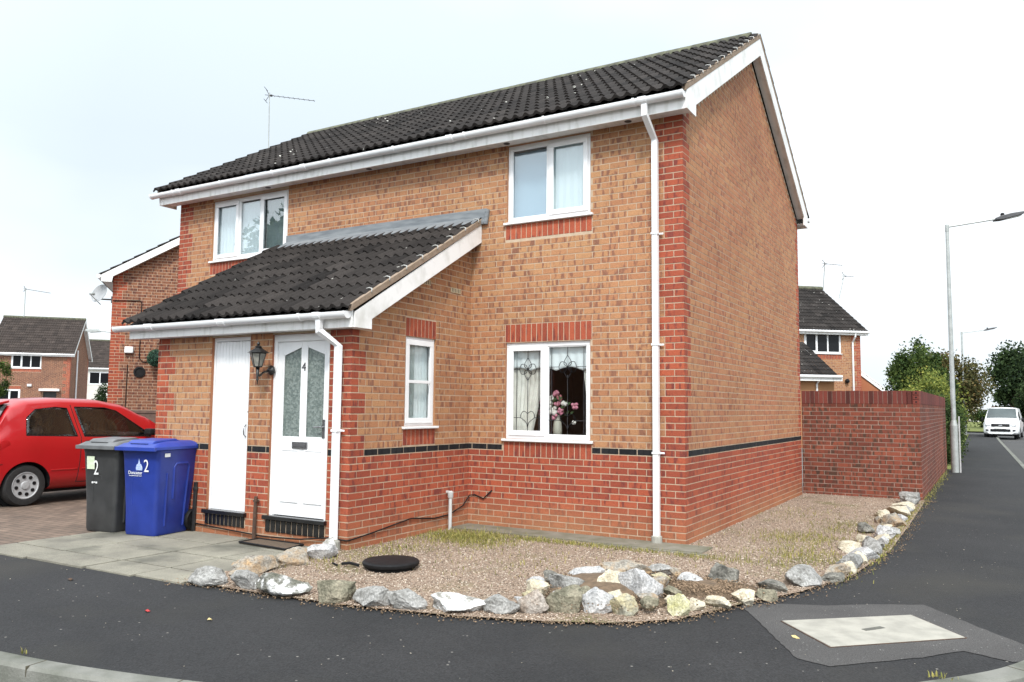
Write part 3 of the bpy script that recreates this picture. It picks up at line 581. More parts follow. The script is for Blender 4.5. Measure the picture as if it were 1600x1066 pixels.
# vase with flowers on the window board
v=thing('flower_vase',Ff(1.75,-.32,1.13),'cream vase of pink and white flowers standing inside the leaded window','vase')
m=MB(); m.lathe(Ff(1.75,-.32,1.10),(0,0,1),[(.035,0),(.05,.02),(.06,.10),(.05,.2),(.035,.26),(.05,.29)],16); m.build('vase',mat('cream pottery',(.6,.57,.48),.3,(.5,.47,.4),9),v,smooth=True)
m=MB()
for i in range(30): 
    a=R.uniform(0,6.28); r=R.uniform(.03,.22); p=Ff(1.75,-.32,1.38)+Vector((math.cos(a)*r,math.sin(a)*r*.5,R.uniform(-.03,.2))); m.tube([Ff(1.75,-.32,1.36),p],.002,4); m.face([p,p+Vector((.04,0,.02)),p+Vector((.05,.01,.05)),p+Vector((.01,0,.04))])
m.build('foliage',mat('vase leaves',(.03,.07,.02),.6,(.05,.1,.03),9),v)
for i,(dx,dz,r,c) in enumerate([(0,.55,.05,0),(-.07,.50,.04,1),(.02,.44,.045,0),(-.1,.42,.05,1),(-.2,.45,.055,0),(-.22,.33,.05,0),(-.05,.34,.06,1),(.06,.33,.05,0),(-.02,.27,.045,0),(.11,.42,.05,1),(-.14,.30,.05,2),(.04,.5,.04,2),(.26,.4,.045,0),(.25,.2,.03,1)]):
    m=MB(); cx=Ff(1.75-dx*1.0,-.28,1.10+dz)
    for t in range(9): m.blob(cx+Vector((R.uniform(-r,r)*.6,R.uniform(-r,r)*.4,R.uniform(-r,r)*.6)),r*.5,seg=6)
    m.build('flower',[mat('pink petals',(.55,.16,.25),.7,(.65,.3,.36),40),mat('white petals',(.75,.7,.65),.7,(.8,.75,.7),40),mat('rose petals',(.4,.1,.14),.7,(.5,.2,.2),40)][c],v,smooth=True)
# --- doors
Fd=Fp
d1=MB(); fr=.05
d1.box(Fp,D2[0],D2[1],-.09,-.02,2.27-fr-.03,2.27); d1.box(Fp,D2[0],D2[0]+fr,-.09,-.02,.24,2.19); d1.box(Fp,D2[1]-fr,D2[1],-.09,-.02,.24,2.19)
door=d1.build('door',WHITE,house,.004); door['label']='white panelled front door with two tall glass lights'
X=lambda w:-2.86-w   # world X -> distance along the porch front
gl=[[(-3.90,1.13),(-3.63,1.13),(-3.635,2.13),(-3.90,2.04)],[(-3.54,1.13),(-3.275,1.13),(-3.28,2.04),(-3.545,2.13)]]
m=MB(); a0,a1=D2[0]+fr,D2[1]-fr
# leaf built round the two lights
gx=[X(-3.28),X(-3.545),X(-3.63),X(-3.90)]
m.box(Fp,a0,gx[0],-.075,-.045,.27,2.19); m.box(Fp,gx[1],gx[2],-.075,-.0451,1.13,2.19); m.box(Fp,gx[3],a1,-.075,-.045,.27,2.19); m.box(Fp,gx[0],gx[3],-.075,-.0452,.27,1.13)
for g,s in ((0,0),(2,1)):
    xa,xb=gx[g],gx[g+1]; za,zb=(2.04,2.13) if s==0 else (2.13,2.04)
    m.prism(Fp,[(xa,za),(xb,zb),(xb,2.19),(xa,2.19)],-.075,-.0453)
leaf=m.build('leaf',WHITE,door,.003)
for g,s in ((0,0),(2,1)):
    xa,xb=gx[g],gx[g+1]; za,zb=(2.04,2.13) if s==0 else (2.13,2.04)
    m=MB(); m.prism(Fp,[(xa,1.13),(xb,1.13),(xb,zb),(xa,za)],-.066,-.058); m.build('glass_light',FROST,leaf)
    m=MB()
    P=[(xa,1.13),(xb,1.13),(xb,zb),(xa,za)]
    for i in range(4): ribbon(m,Fp,[P[i],P[(i+1)%4]],-.047,.014)
    m.build('glazing_bead',WHITE,leaf,.002)
    m=MB(); x0,x1=xa+.01,xb-.01
    m.box(Fp,x0,x1,-.0462,-.040,.43,.98); 
    o=m.build('lower_panel',WHITE,leaf,.004)
    m=MB()
    for q in ((x0-.012,x1+.012,.418,.43),(x0-.012,x1+.012,.98,.992),(x0-.012,x0,.43,.98),(x1,x1+.012,.43,.98)): m.box(Fp,q[0],q[1],-.046,-.034,q[2],q[3])
    m.build('moulding',WHITE,o,.003)
m=MB(); m.box(Fp,X(-3.505),X(-3.73),-.046,-.030,1.005,1.08); m.box(Fp,X(-3.525),X(-3.71),-.031,-.026,1.025,1.06,1); m.build('letterbox',[CHROME,DGREY],leaf,.003)
m=MB(); m.box(Fp,X(-3.255),X(-3.29),-.046,-.034,1.13,1.33); m.tube([Fp(X(-3.272),-.036,1.25),Fp(X(-3.272),.0,1.25),Fp(X(-3.38),.004,1.245)],.009,8); m.build('handle',CHROME,leaf,.002)
def text(s,name,parent,F,x,z,d,size,m,ext=.002,extra=None):
    cu=bpy.data.curves.new(name,'FONT'); cu.body=s; cu.size=size; cu.extrude=ext; cu.align_x='CENTER'; cu.align_y='CENTER'; cu.space_character=.95
    ob=bpy.data.objects.new('tmp_text',cu); C.objects.link(ob); bpy.context.view_layer.update()
    me=bpy.data.meshes.new_from_object(ob.evaluated_get(bpy.context.evaluated_depsgraph_get())); bpy.data.objects.remove(ob); bpy.data.curves.remove(cu)
    vs_=[(v.co.x,v.co.y,v.co.z) for v in me.vertices]; fs=[list(p.vertices) for p in me.polygons]; mb=MB()
    sx_=extra or 1
    for a in vs_: mb.vert(F(x-a[0]*sx_,d+a[2],z+a[1]))
    mb.f=fs; mb.m=[0]*len(fs); bpy.data.meshes.remove(me); return mb.build(name,m,parent)
text('4','door_number',leaf,Fp,X(-3.59),1.90,-.040,.13,DGREY)
# storage cupboard door
m=MB(); m.box(Fp,D1[0],D1[1],-.08,-.03,2.225,2.27); m.box(Fp,D1[0],D1[0]+.018,-.08,-.03,.25,2.225); m.box(Fp,D1[1]-.03,D1[1],-.08,-.03,.25,2.225)
sd=m.build('cupboard_door',WHITE,house,.003); sd['label']='tall white boarded door of the store beside the front door'
m=MB(); a,b=D1[0]+.02,D1[1]-.032; n_=11
for i in range(n_):
    w_=(b-a)/n_; m.box(Fp,a+i*w_+.002,a+(i+1)*w_-.002,-.06,-.038,.26,2.22)
m.box(Fp,a,b,-.062,-.045,.26,2.22)
lf=m.build('leaf',WPAINT if 0 else WHITE,sd,.003)
m=MB(); hx=X(-4.475); m.tube([Fp(hx,-.04,1.11),Fp(hx-.008,.0,1.14),Fp(hx-.012,.008,1.18),Fp(hx-.008,.0,1.225),Fp(hx,-.04,1.255)],.007,6); m.build('handle',CHROME,lf,smooth=True)
m=MB(); m.blob(Fp(hx-.03,-.035,1.40),.009,seg=6); m.build('lock',DGREY,lf)
for (a,b,zt,nm) in ((D1[0]-.03,D1[1]+.03,.26,10),(D2[0]-.02,D2[1]+.04,.265,11)):
    m=MB(); m.box(Fp,a,b,-.05,.05,zt-.045,zt,0)
    bot=zt-.045-(.125 if nm==10 else .135)
    w_=(b-a-.04)/nm
    for i in range(nm): m.box(Fp,a+.02+i*w_+.006,a+.02+(i+1)*w_-.006,-.01,.018,bot,zt-.05,0)
    m.box(Fp,a+.02,b-.02,-.05,.008,bot,zt-.046,1)
    s_=m.build('door_step',[mat('black glazed tile',(.008,.008,.009),.2,(.014,.014,.015),12),MORT],house,.006)
# --- eaves of the main roof
XR,XL=.14,-9.0; FY=-.25
m=MB(); m.prism(Fr((0,0,0),(1,0,0),(0,1,0)),[(FY,4.80),(FY,5.0),(FY+.02,5.0),(FY+.02,4.80)],XL,XR-.02,axis='x'); m.build('fascia',WPAINT,house,.003)
m=MB(); m.box(WF,XL,XR-.02,FY+.0215,-.0,4.835,4.845); m.build('soffit',WPAINT,house)
m=MB(); m.box(WF,XL,XR-.02,HW+.0,HW+.24,4.835,4.845); m.box(WF,XL,XR-.02,HW+.24,HW+.26,4.80,5.0); m.build('rear_eaves',WPAINT,house)
for x in (-6.6,-4.57,-2.29,-.63):
    m=MB(); m.lathe((x,-.085,4.8349),(0,0,-1),[(.042,0),(.042,.004),(.03,.005)],16); m.build('soffit_vent',DGREY,house)
SL=.578; up_s=Vector((0,1,SL)).normalized()
def barge(mb,x0,x1,mir=False,h=.17):
    g=lambda y:(HW-y) if mir else y
    P=[(-.25,4.82),(.07,4.82),(.07,4.94),(AP,4.94+(AP-.07)*SL),(AP,5.03+(AP+.27)*SL+.0),(-.27,5.03),(-.27,4.82)]
    P=[(-.26,4.80),(.07,4.80),(.07,4.94),(AP,4.94+(AP-.07)*SL),(AP,5.02+(AP+.26)*SL),(-.26,5.02)]
    mb.prism(WF,[(g(y),z) for y,z in P],x0,x1,axis='x')
for mir in (False,True):
    m=MB(); barge(m,.12,.14,mir); m.build('bargeboard',WPAINT,house,.002)
    # soffit under the verge
    m=MB(); g=(lambda y:(HW-y) if mir else y); m.prism(WF,[(g(0.0),4.93),(g(AP),4.93+AP*SL),(g(AP),4.945+AP*SL),(g(0.0),4.945)],.002,.12,axis='x'); m.build('verge_soffit',WPAINT,house)
for mir in (False,True):
    m=MB(); barge(m,XL,XL+.02,mir); m.build('bargeboard',WPAINT,house)
# roof covering
m=MB(); sl=math.hypot(AP+.36,(AP+.36)*SL)
tiles(m,(XL-.02,-.36,5.01),(1,0,0),(0,1,SL),XR+.01-XL+.02,sl,.335)
tiles(m,(XR+.01,HW+.36,5.01),(-1,0,0),(0,-1,SL),XR+.01-XL+.02,sl,.335)
roof=m.build('roof',TILE,house,fix=False,angle=35)
m=MB()
for g in ((lambda y:y),(lambda y:HW-y)): m.prism(WF,[(g(-.28),5.028),(g(AP),5.028+(AP+.28)*SL),(g(AP),5.02+(AP+.28)*SL),(g(-.28),5.02)],XL+.02,XR-.03,axis='x')
m.build('underlay',BLKPL,roof)
RT=5.01+(AP+.36)*SL
m=MB(); n_=int(9.15/.45)
for i in range(n_):
    x0=XL-.02+i*.452; 
    m.tube([(x0,AP,RT-.045),(x0+.449,AP,RT-.045+R.uniform(-.004,.004))],.115,16)
m.build('ridge_tiles',RIDGE,roof,angle=50)
def verge(x,parent,y0,y1,zf,clipm=True,wd=.05,gauge=.335,side=1):
    m=MB(); P=[]; n_=36
    top=[];bot=[]
    m.prism(WF,[(y0,zf(y0)-.0),(y1,zf(y1)-.0),(y1,zf(y1)+.075),(y0,zf(y0)+.075)],x-wd*side,x,axis='x')
    v_=m.build('verge_mortar',VMORT,parent,.004)
    if clipm:
        L_=math.hypot(y1-y0,zf(y1)-zf(y0)); k=int(abs(L_)/gauge)
        for i in range(1,k+1):
            t=i/(k+.4); y=y0+(y1-y0)*t; z=zf(y)+.09
            c=MB(); c.tube([(x-.08*side,y,z+.012),(x-.04*side,y+.01,z+.025),(x+.0*side,y+.01,z+.014),(x+.006*side,y,z-.03)],.006,6); c.build('verge_clip',mat('pale clip',(.5,.5,.48),.5,(.4,.4,.38),30),parent,smooth=True)
verge(XR+.005,roof,-.30,AP,lambda y:5.02+(y+.26)*SL-.01)
verge(XR+.005,roof,HW+.20,AP,lambda y:5.02+(HW-y+.26)*SL-.01,clipm=False)
verge(XL-.005,roof,-.30,AP,lambda y:5.02+(y+.26)*SL-.01,clipm=False,side=-1)
# gutters
def gutter(name,x0,x1,y,z,par,r=.056,clips=1.05,unions=()):
    m=MB(); seg=10; n_=2
    for x in (x0,x1): pass
    outer=[(y+math.cos(PI+PI*i/seg)*r,z+math.sin(PI+PI*i/seg)*r) for i in range(seg+1)]; inner=[(y+math.cos(PI+PI*i/seg)*(r-.005),z+.001+math.sin(PI+PI*i/seg)*(r-.006)) for i in range(seg+1)][::-1]
    poly=[(outer[0][0],z+.012)]+outer+[(outer[-1][0],z+.012),(inner[0][0],z+.012)]+inner+[(inner[-1][0],z+.012)]
    m.prism(WF,poly,x0,x1,axis='x'); g=m.build(name,WHITE,par,angle=40)
    for x in (x0,x1):
        m=MB(); s=.006 if x==x0 else -.006; m.prism(WF,[(y+math.cos(PI+PI*i/seg)*(r+.003),z+math.sin(PI+PI*i/seg)*(r+.003)) for i in range(seg+1)]+[(y+r+.003,z+.014),(y-r-.003,z+.014)],x-s,x+s*2,axis='x'); m.build('stop_end',WHITE,g)
    k=int((x1-x0)/clips)
    for i in range(k):
        x=x0+(i+.5)*(x1-x0)/k; m=MB(); m.prism(WF,[(y+math.cos(PI+PI*j/seg)*(r+.005),z+math.sin(PI+PI*j/seg)*(r+.005)) for j in range(seg+1)]+[(y+r+.03,z+.014),(y-r-.004,z+.02)],x-.014,x+.014,axis='x'); m.build('gutter_bracket',WHITE,g)
    for x in unions:
        m=MB(); m.prism(WF,[(y+math.cos(PI+PI*j/seg)*(r+.009),z+math.sin(PI+PI*j/seg)*(r+.009)) for j in range(seg+1)]+[(y+r+.009,z+.018),(y-r-.009,z+.018)],x-.05,x+.05,axis='x'); m.build('gutter_union',WHITE,g,.003)
    return g
gutter('gutter',-9.12,.12,-.312,4.965,house,unions=(-8.4,-5.6,-3.0,-.35))
gutter('rear_gutter',-9.12,.16,HW+.312,4.965,house)
def pipe(pts,name='downpipe',r=.047,clips=(),F=None,shoe=None,par=None):
    m=MB(); m.tube(pts,r,4,sq=True); d=m.build(name,WHITE,par or house,.006)
    for z in clips:
        b=Vector(pts[-1]); t=Vector(pts[-2]); f=(z-b.z)/(t.z-b.z); c=b+(t-b)*f
        m=MB(); m.box(WF,c.x-.042,c.x+.042,c.y-.041,c.y+.05,z-.012,z+.012); m.box(WF,c.x+.04,c.x+.085,c.y+.03,c.y+.036,z-.01,z+.01); m.build('pipe_clip',WHITE,d,.003)
    return d
d=pipe([(-.335,-.312,4.93),(-.335,-.312,4.79),(-.31,-.062,4.56),(-.31,-.062,.06)],clips=(3.47,.985,2.2))
m=MB(); m.lathe((-.31,-.062,-.02),(0,0,1),[(.062,0),(.06,.09),(.045,.1)],12); m.build('pipe_collar',CONC,d)
# --- porch roof
PX1,PX0=-2.70,-6.46
m=MB(); sl2=math.hypot(2.47,2.47*.56)
PS=.57; tiles(m,(PX0,-2.50,2.475),(1,0,0),(0,1,PS),PX1+.01-PX0,math.hypot(2.47,2.47*PS),.335)
proof=m.build('porch_roof',TILE,house,fix=False,angle=35)
m=MB(); m.prism(WF,[(-2.43,2.475),(-.005,2.475+2.425*PS),(-.005,2.465+2.425*PS),(-2.43,2.465)],PX0+.05,PX1-.03,axis='x'); m.build('underlay',BLKPL,proof)
verge(PX1+.012,proof,-2.46,-.0,lambda y:2.475+(y+2.5)*PS-.045)
m=MB(); m.prism(WF,[(-2.40,2.29),(-2.13,2.29),(-2.13,2.40),(-.012,2.40+2.118*PS),(-.012,2.43+2.488*PS),(-2.40,2.45)],-2.72,-2.698,axis='x'); m.build('bargeboard',WPAINT,house,.003)
m=MB(); m.box(WF,-2.85,-2.722,-2.38,-2.13,2.292,2.30); m.box(WF,PX0+.04,-2.722,-2.42,-2.40,2.29,2.47); m.box(WF,PX0+.04,-2.722,-2.40,-2.255,2.295,2.303); m.build('fascia',WPAINT,house,.003)
m=MB(); m.prism(WF,[(-2.40,2.29),(-.012,2.43+2.38*PS-.1),(-.012,2.43+2.488*PS),(-2.40,2.45)],PX0+.04,PX0+.06,axis='x'); m.build('bargeboard',WPAINT,house)
gutter('gutter',-6.62,-2.735,-2.476,2.435,house,unions=(-5.9,-4.6,-3.13))
d=pipe([(-3.12,-2.476,2.40),(-3.12,-2.476,2.26),(-2.985,-2.325,2.11),(-2.985,-2.325,.09)],clips=(1.22,))
m=MB(); m.lathe((-2.985,-2.325,-.02),(0,0,1),[(.075,0),(.07,.1),(.045,.12)],10); m.build('pipe_collar',CONC,d)
# lead flashing where the porch roof meets the wall
m=MB(); zr=2.475+2.5*PS
m.box(Ff,2.62,6.24,.008,.022,zr-.06,zr+.15); m.prism(Ff,[(2.62,zr-.06),(6.24,zr-.06),(6.24,zr-.0),(2.62,zr)],.02,.05)
m.prism(Fr((0,0,0),(1,0,0),(0,1,0)),[(-.21,zr+.035-.12),(-.02,zr+.035),(-.02,zr+.05),(-.21,zr+.05-.12)],-6.24,-2.70,axis='x')
m.tube([(-2.63,-.03,zr-.06),(-2.60,-.03,zr+.13)],.03,10)
m.build('lead_flashing',LEAD,house,.004)
# --- small things on the house
Lt=thing('wall_lantern',(-4.10,-2.257,1.85),'black cast iron coach lantern on the brick pier between the two doors','lantern')
cx,cy=-4.04,-2.46
m=MB(); m.lathe((-4.04,-2.257,1.87),(0,-1,0),[(.055,0),(.055,.015),(.03,.03),(.02,.05)],14); m.tube([(-4.04,-2.29,1.87),(-4.04,-2.38,1.84),(-4.04,-2.43,1.80),(cx,cy,1.84)],.012,8); m.tube([(cx,cy,1.90),(cx,cy,1.78),(cx,cy,1.70)],[.022,.012,.004],8); m.blob((cx,cy,1.76),.016); m.build('bracket',BLKMET,Lt,smooth=True)
m=MB()
def ring6(r,z): return [Vector((cx+r*math.cos(PI/6+i*PI/3),cy+r*math.sin(PI/6+i*PI/3),z)) for i in range(6)]
a,b=ring6(.045,1.90),ring6(.088,2.05)
for i in range(6):
    m.tube([a[i],b[i]],.006,5); m.tube([a[i],a[(i+1)%6]],.007,5); m.tube([b[i],b[(i+1)%6]],.007,5)
m.face(a); c1=ring6(.125,2.055); c2=ring6(.05,2.10); c3=ring6(.03,2.12)
for i in range(6):
    j=(i+1)%6; m.face([c1[i],c1[j],c2[j],c2[i]]); m.face([c2[i],c2[j],c3[j],c3[i]]); 
m.face(c1); m.lathe((cx,cy,2.12),(0,0,1),[(.045,0),(.03,.01),(.012,.02),(.022,.035),(.006,.06)],10); m.build('cage',BLKMET,Lt)
m=MB()
for i in range(6):
    j=(i+1)%6; m.face([a[i],a[j],b[j],b[i]])
m.build('glass',mat('milky lantern glass',(.28,.27,.24),.2,(.2,.2,.18),20),Lt)
m=MB(); m.tube([(-4.185,-2.30,-.01),(-4.188,-2.295,.22),(-4.193,-2.285,.46)],[.022,.021,.018],8); m.box(WF,-4.215,-4.165,-2.305,-2.26,.40,.42)
tag(m.build('iron_boot_post',RUST),'rusty iron stub post against the wall between the two doors','post')
m=MB(); m.tube([(-2.80,-.485,-.02),(-2.80,-.485,.40)],.022,12); m.lathe((-2.80,-.485,.37),(0,0,1),[(.03,0),(.036,.01),(.036,.07),(.02,.085)],12); m.box(WF,-2.86,-2.79,-.50,-.47,.43,.455)
tag(m.build('standpipe',mat('grey plastic pipe',(.55,.56,.55),.5,(.45,.46,.45),8),angle=40),'short grey capped waste pipe standing against the porch side wall','pipe')
m=MB(); m.tube([(-6.02,-2.262,.11),(-5.2,-2.27,.08),(-4.8,-2.275,.06),(-4.05,-2.28,.03),(-3.5,-2.29,.05),(-3.1,-2.28,.10),(-2.86,-2.27,.09),(-2.845,-2.24,.09),(-2.842,-1.9,.12),(-2.842,-1.2,.20),(-2.842,-.75,.15),(-2.842,-.45,.16),(-2.84,-.15,.24),(-2.83,-.02,.36),(-2.75,-.015,.37),(-2.62,-.02,.33),(-2.50,-.015,.44)],.008,6)
tag(m.build('black_cable',BLKPL,smooth=True),'black cable sagging along the foot of the porch walls','cable')
m=MB(); P=[(-4.12,-2.56),(-4.10,-2.30),(-3.42,-2.31),(-3.36,-2.62)]; m.prism(WF,P,-.012,.004,axis='z'); 
for i in range(4):
    a=Vector((*P[i],.004)); b=Vector((*P[(i+1)%4],.004)); m.tube([a,b],.011,6,1)
tag(m.build('doormat',[mat('brown coir',(.075,.055,.04),1,(.13,.09,.06),50,.6,120),BLKPL]),'worn brown doormat lying in front of the panelled door','doormat')
# blue-green topiary ball hangs on the neighbour
# ================================================================== ROCKS
def rockmat(name,c1,c2,c3,pos=(.42,.6)):
    m=bpy.data.materials.new(name); m.use_nodes=True; n=m.node_tree.nodes; l=m.node_tree.links; B=n['Principled BSDF']; B.inputs['Roughness'].default_value=.9; B.inputs['Specular IOR Level'].default_value=.25
    t=n.new('ShaderNodeTexCoord'); z=n.new('ShaderNodeTexNoise'); z.inputs['Scale'].default_value=9; z.inputs['Detail'].default_value=8; z.inputs['Roughness'].default_value=.65; l.new(t.outputs['Object'],z.inputs[0])
    r=n.new('ShaderNodeValToRGB'); e=r.color_ramp.elements; e[0].position=pos[0]-.1; e[1].position=pos[0]; e[0].color=(*[c*1.15 for c in c3],1); e[1].color=(*[c*.88 for c in c1],1); q=e.new(pos[1]); q.color=(*[c*.9 for c in c2],1); l.new(z.outputs[0],r.inputs[0])
    g=n.new('ShaderNodeTexNoise'); g.inputs['Scale'].default_value=60; g.inputs['Detail'].default_value=5; l.new(t.outputs['Object'],g.inputs[0])
    a=n.new('ShaderNodeMapRange'); a.inputs[1].default_value=.3; a.inputs[2].default_value=.7; a.inputs[3].default_value=.6; a.inputs[4].default_value=1.3; l.new(g.outputs[0],a.inputs[0])
    v=n.new('ShaderNodeVectorMath'); v.operation='SCALE'; l.new(r.outputs[0],v.inputs[0]); l.new(a.outputs[0],v.inputs['Scale']); l.new(v.outputs[0],B.inputs['Base Color'])
    b=n.new('ShaderNodeBump'); b.inputs['Strength'].default_value=.8; b.inputs['Distance'].default_value=.015; l.new(g.outputs[0],b.inputs['Height']); l.new(b.outputs[0],B.inputs['Normal']); return m
RM=[rockmat('grey limestone',(.26,.255,.24),(.38,.375,.36),(.09,.085,.075)),
 rockmat('grey limestone splashed white',(.24,.235,.21),(.70,.70,.69),(.10,.10,.08),(.5,.58)),
 rockmat('greenish brown stone',(.19,.18,.13),(.30,.27,.20),(.07,.065,.045)),
 rockmat('whitewashed stone',(.34,.33,.30),(.74,.74,.73),(.16,.15,.13),(.42,.50)),
 rockmat('pinkish banded stone',(.34,.28,.23),(.44,.40,.36),(.13,.10,.08)),
 rockmat('pale grey limestone',(.42,.42,.42),(.56,.55,.54),(.20,.20,.20)),
 rockmat('lichened cream stone',(.48,.42,.26),(.33,.32,.26),(.10,.09,.07)),
 rockmat('yellow lichened stone',(.46,.44,.22),(.55,.53,.38),(.16,.15,.07)),
 rockmat('cream sandstone',(.52,.46,.34),(.62,.57,.46),(.22,.19,.13)),
 rockmat('ochre stained limestone',(.34,.32,.28),(.40,.27,.15),(.13,.11,.09),(.42,.66)),
 rockmat('dark weathered stone',(.13,.125,.11),(.26,.25,.22),(.04,.04,.035))]
def rock(pos,w,h,mi,label,seed,dp=.75,rz=None):
    rn=random.Random(seed); b=bmesh.new(); bmesh.ops.create_icosphere(b,subdivisions=5 if w>.26 else 4,radius=1)
    cuts=[(Vector((rn.gauss(0,1),rn.gauss(0,1),rn.gauss(0,1)+.25)).normalized(),rn.uniform(.42,.80)) for _ in range(14)]
    off=Vector((rn.uniform(-9,9),rn.uniform(-9,9),rn.uniform(-9,9)))
    for v in b.verts:
        p=v.co.copy()
        for n_,d in cuts:
            q=p.dot(n_)
            if q>d: p-=n_*(q-d)*.97
        p*=1+.16*mnoise.noise(p*1.5+off)+.07*mnoise.noise(p*4+off)+.035*mnoise.noise(p*9+off)+.018*mnoise.noise(p*22+off)-.03*abs(mnoise.noise(Vector((p.x*1.2,p.y*1.2,p.z*9))+off))
        v.co=p
    zs=[v.co.z for v in b.verts]; xs=[v.co.x for v in b.verts]; ys=[v.co.y for v in b.verts]
    a=(rz if rz is not None else rn.uniform(-.35,.35)); M=Matrix.Rotation(a,3,'Z')
    for v in b.verts:
        v.co=Vector(((v.co.x)*w/(max(xs)-min(xs)),v.co.y*w*dp/(max(ys)-min(ys)),(v.co.z-min(zs))*(h*1.3)/(max(zs)-min(zs))-h*.33))
        v.co=M@v.co
    me=bpy.data.meshes.new('rock'); b.to_mesh(me); b.free(); me.materials.append(RM[mi]); me.polygons.foreach_set('use_smooth',[True]*len(me.polygons)); me.set_sharp_from_angle(angle=rad(30))
    o=bpy.data.objects.new('rock',me); C.objects.link(o); o.location=pos; return tag(o,label,'rock','edging rocks round the gravel garden')
CA=.535  # rocks in the front row lie roughly along the kerb
RK=[(-2.847,-4.0,.350,.151,0,'pale grey rock at the left tip of the edging by the paving slabs'),
(-2.408,-3.98,.251,.167,0,'grey angular rock between the tip rock and the white splashed rock'),
(-2.015,-3.96,.40,.193,1,'long grey rock with white splashes at its left end'),
(-1.490,-3.92,.245,.186,2,'greenish brown pointed rock in front of the round drain lid'),
(-1.175,-3.84,.270,.164,0,'blocky grey rock right of the greenish pointed rock'),
(-0.880,-3.80,.245,.161,0,'domed grey rock left of the whitewashed rock'),
(-0.569,-3.66,.348,.150,3,'low flat rock with a whitewashed front'),
(-0.246,-3.54,.233,.149,0,'wedge shaped grey rock just right of the whitewashed one'),
(-0.027,-3.38,.206,.196,4,'upright pinkish banded rock at the left end of the rock pile'),
(0.178,-3.25,.289,.224,2,'mottled brown rock at the front of the pile beside the banded rock'),
(0.360,-3.14,.262,.205,5,'smooth pale grey rock at the front of the pile'),
(0.555,-3.10,.213,.176,6,'square cream rock with dark lichen, right of the smooth pale rock'),
(0.907,-2.90,.167,.185,7,'upright yellow lichened rock at the kerb side of the pile'),
(0.985,-2.70,.15,.10,8,'small cream stone right behind the yellow rock'),
(1.090,-2.50,.225,.09,8,'long low cream stone right of the yellow rock'),
(1.227,-2.25,.218,.135,8,'triangular cream stone beside the long low one'),
(1.325,-2.02,.183,.10,2,'small mossy stone where the row turns the corner'),
(0.547,-2.66,.36,.31,5,'biggest whitish rock standing in the middle of the pile'),
(0.256,-2.60,.38,.24,8,'broad cream rock behind the smooth pale one'),
(-0.076,-2.75,.366,.19,0,'flat grey rock sunk in the left side of the pile'),
(-0.24,-2.95,.207,.155,8,'small cream rock on the left shoulder of the pile'),
(-0.16,-2.26,.345,.17,5,'jagged pale grey rock at the back left of the pile'),
(0.117,-1.98,.46,.20,9,'ochre streaked rock at the back of the pile'),
(0.289,-1.60,.292,.11,0,'low grey rock behind the pile, nearest the house'),
(0.914,-1.66,.27,.20,10,'dark nearly black rock standing behind the cream stones'),
(0.66,-1.90,.23,.12,5,'pale half buried rock left of the dark one'),
(1.500,-1.27,.50,.18,0,'long grey rock ending at the bend of the row'),
(1.321,-1.68,.267,.11,10,'dark low rock left of the long grey one'),
(1.667,-0.74,.233,.14,9,'rusty brown rock just past the long grey one'),
(1.736,-0.24,.283,.19,0,'angular grey rock next after the rusty one'),
(1.747,0.30,.365,.175,5,'flat topped bluish grey rock in the row beside the pavement'),
(1.559,0.72,.275,.12,8,'cream flat stone on the gravel side of the row'),
(1.796,0.98,.264,.155,0,'grey rock behind the flat topped one'),
(1.779,1.88,.303,.20,5,'pale rock halfway along the row beside the pavement'),
(1.547,2.20,.236,.16,10,'dark rock on the gravel side halfway along the row'),
(1.762,3.10,.37,.20,9,'stained rock past the halfway pair'),
(1.569,4.03,.273,.13,8,'small cream stone on the gravel side near the garden wall'),
(1.751,4.32,.37,.15,8,'long cream stone near the garden wall'),
(1.730,5.18,.335,.13,8,'second stone out from the garden wall'),
(1.735,5.95,.37,.24,0,'slab of stone propped against the foot of the garden wall'),
(-2.812,-3.50,.47,.185,9,'long ochre stained rock along the edge of the paving slabs'),
(-2.787,-3.08,.42,.18,9,'orange stained rock next along towards the porch'),
(-2.80,-2.72,.36,.165,5,'pale rock near the porch corner'),
(-2.87,-2.50,.18,.20,3,'small white rock under the porch downpipe')]
for i,(x,y,w_,h_,mi,lb) in enumerate(RK):
    rz=R.uniform(.05,.45) if i<12 else (R.uniform(1.2,1.8) if x>1.4 or i>=40 else None)
    rock((x,y,-.01 if x<1.2 else -.022),w_*(1.26 if i<9 else 1.38 if 28<=i<40 else 1.0),h_*.86,mi,lb,100+i,dp=.7 if i>=40 else .62,rz=rz if i<40 else 1.5)
for i,(x,y) in enumerate([(-.2,-3.12),(-.02,-3.0),(.2,-2.98),(.42,-2.9),(.68,-2.85),(.72,-2.98),(.4,-2.35),(-.05,-2.45),(-.3,-2.55),(.55,-2.25),(.3,-2.2),(.02,-2.1),(.75,-2.55),(.5,-1.75),(.08,-1.72),(-.35,-2.75),(.8,-2.72),(.18,-2.42),(-.12,-3.3),(.48,-2.08)]):
    o=rock((x,y,.03 if y>-3 else 0),R.uniform(.10,.20),R.uniform(.05,.11),R.choice([0,5,8,8,9,2,10,6]),'small rubble stone wedged between the larger rocks of the pile',300+i); o.name='rubble_stone'; o['group']='rubble stones in the rock pile'; o['category']='stone'
for i,(x,y) in enumerate([(1.66,-.98),(1.74,-.52),(1.77,.02),(1.83,.62),(1.84,1.35),(1.80,1.62),(1.82,2.25),(1.74,2.62),(1.83,3.6),(1.80,4.8),(1.78,5.6),(1.62,1.4),(1.58,3.2)]):
    o=rock((x,y,-.02),R.uniform(.15,.26),R.uniform(.07,.12),R.choice([0,5,8,9,2,10,0]),'small low stone filling a gap in the row beside the pavement',400+i,rz=R.uniform(1.2,1.8)); o.name='edging_stone'; o['group']='small stones in the row beside the pavement'; o['category']='stone'
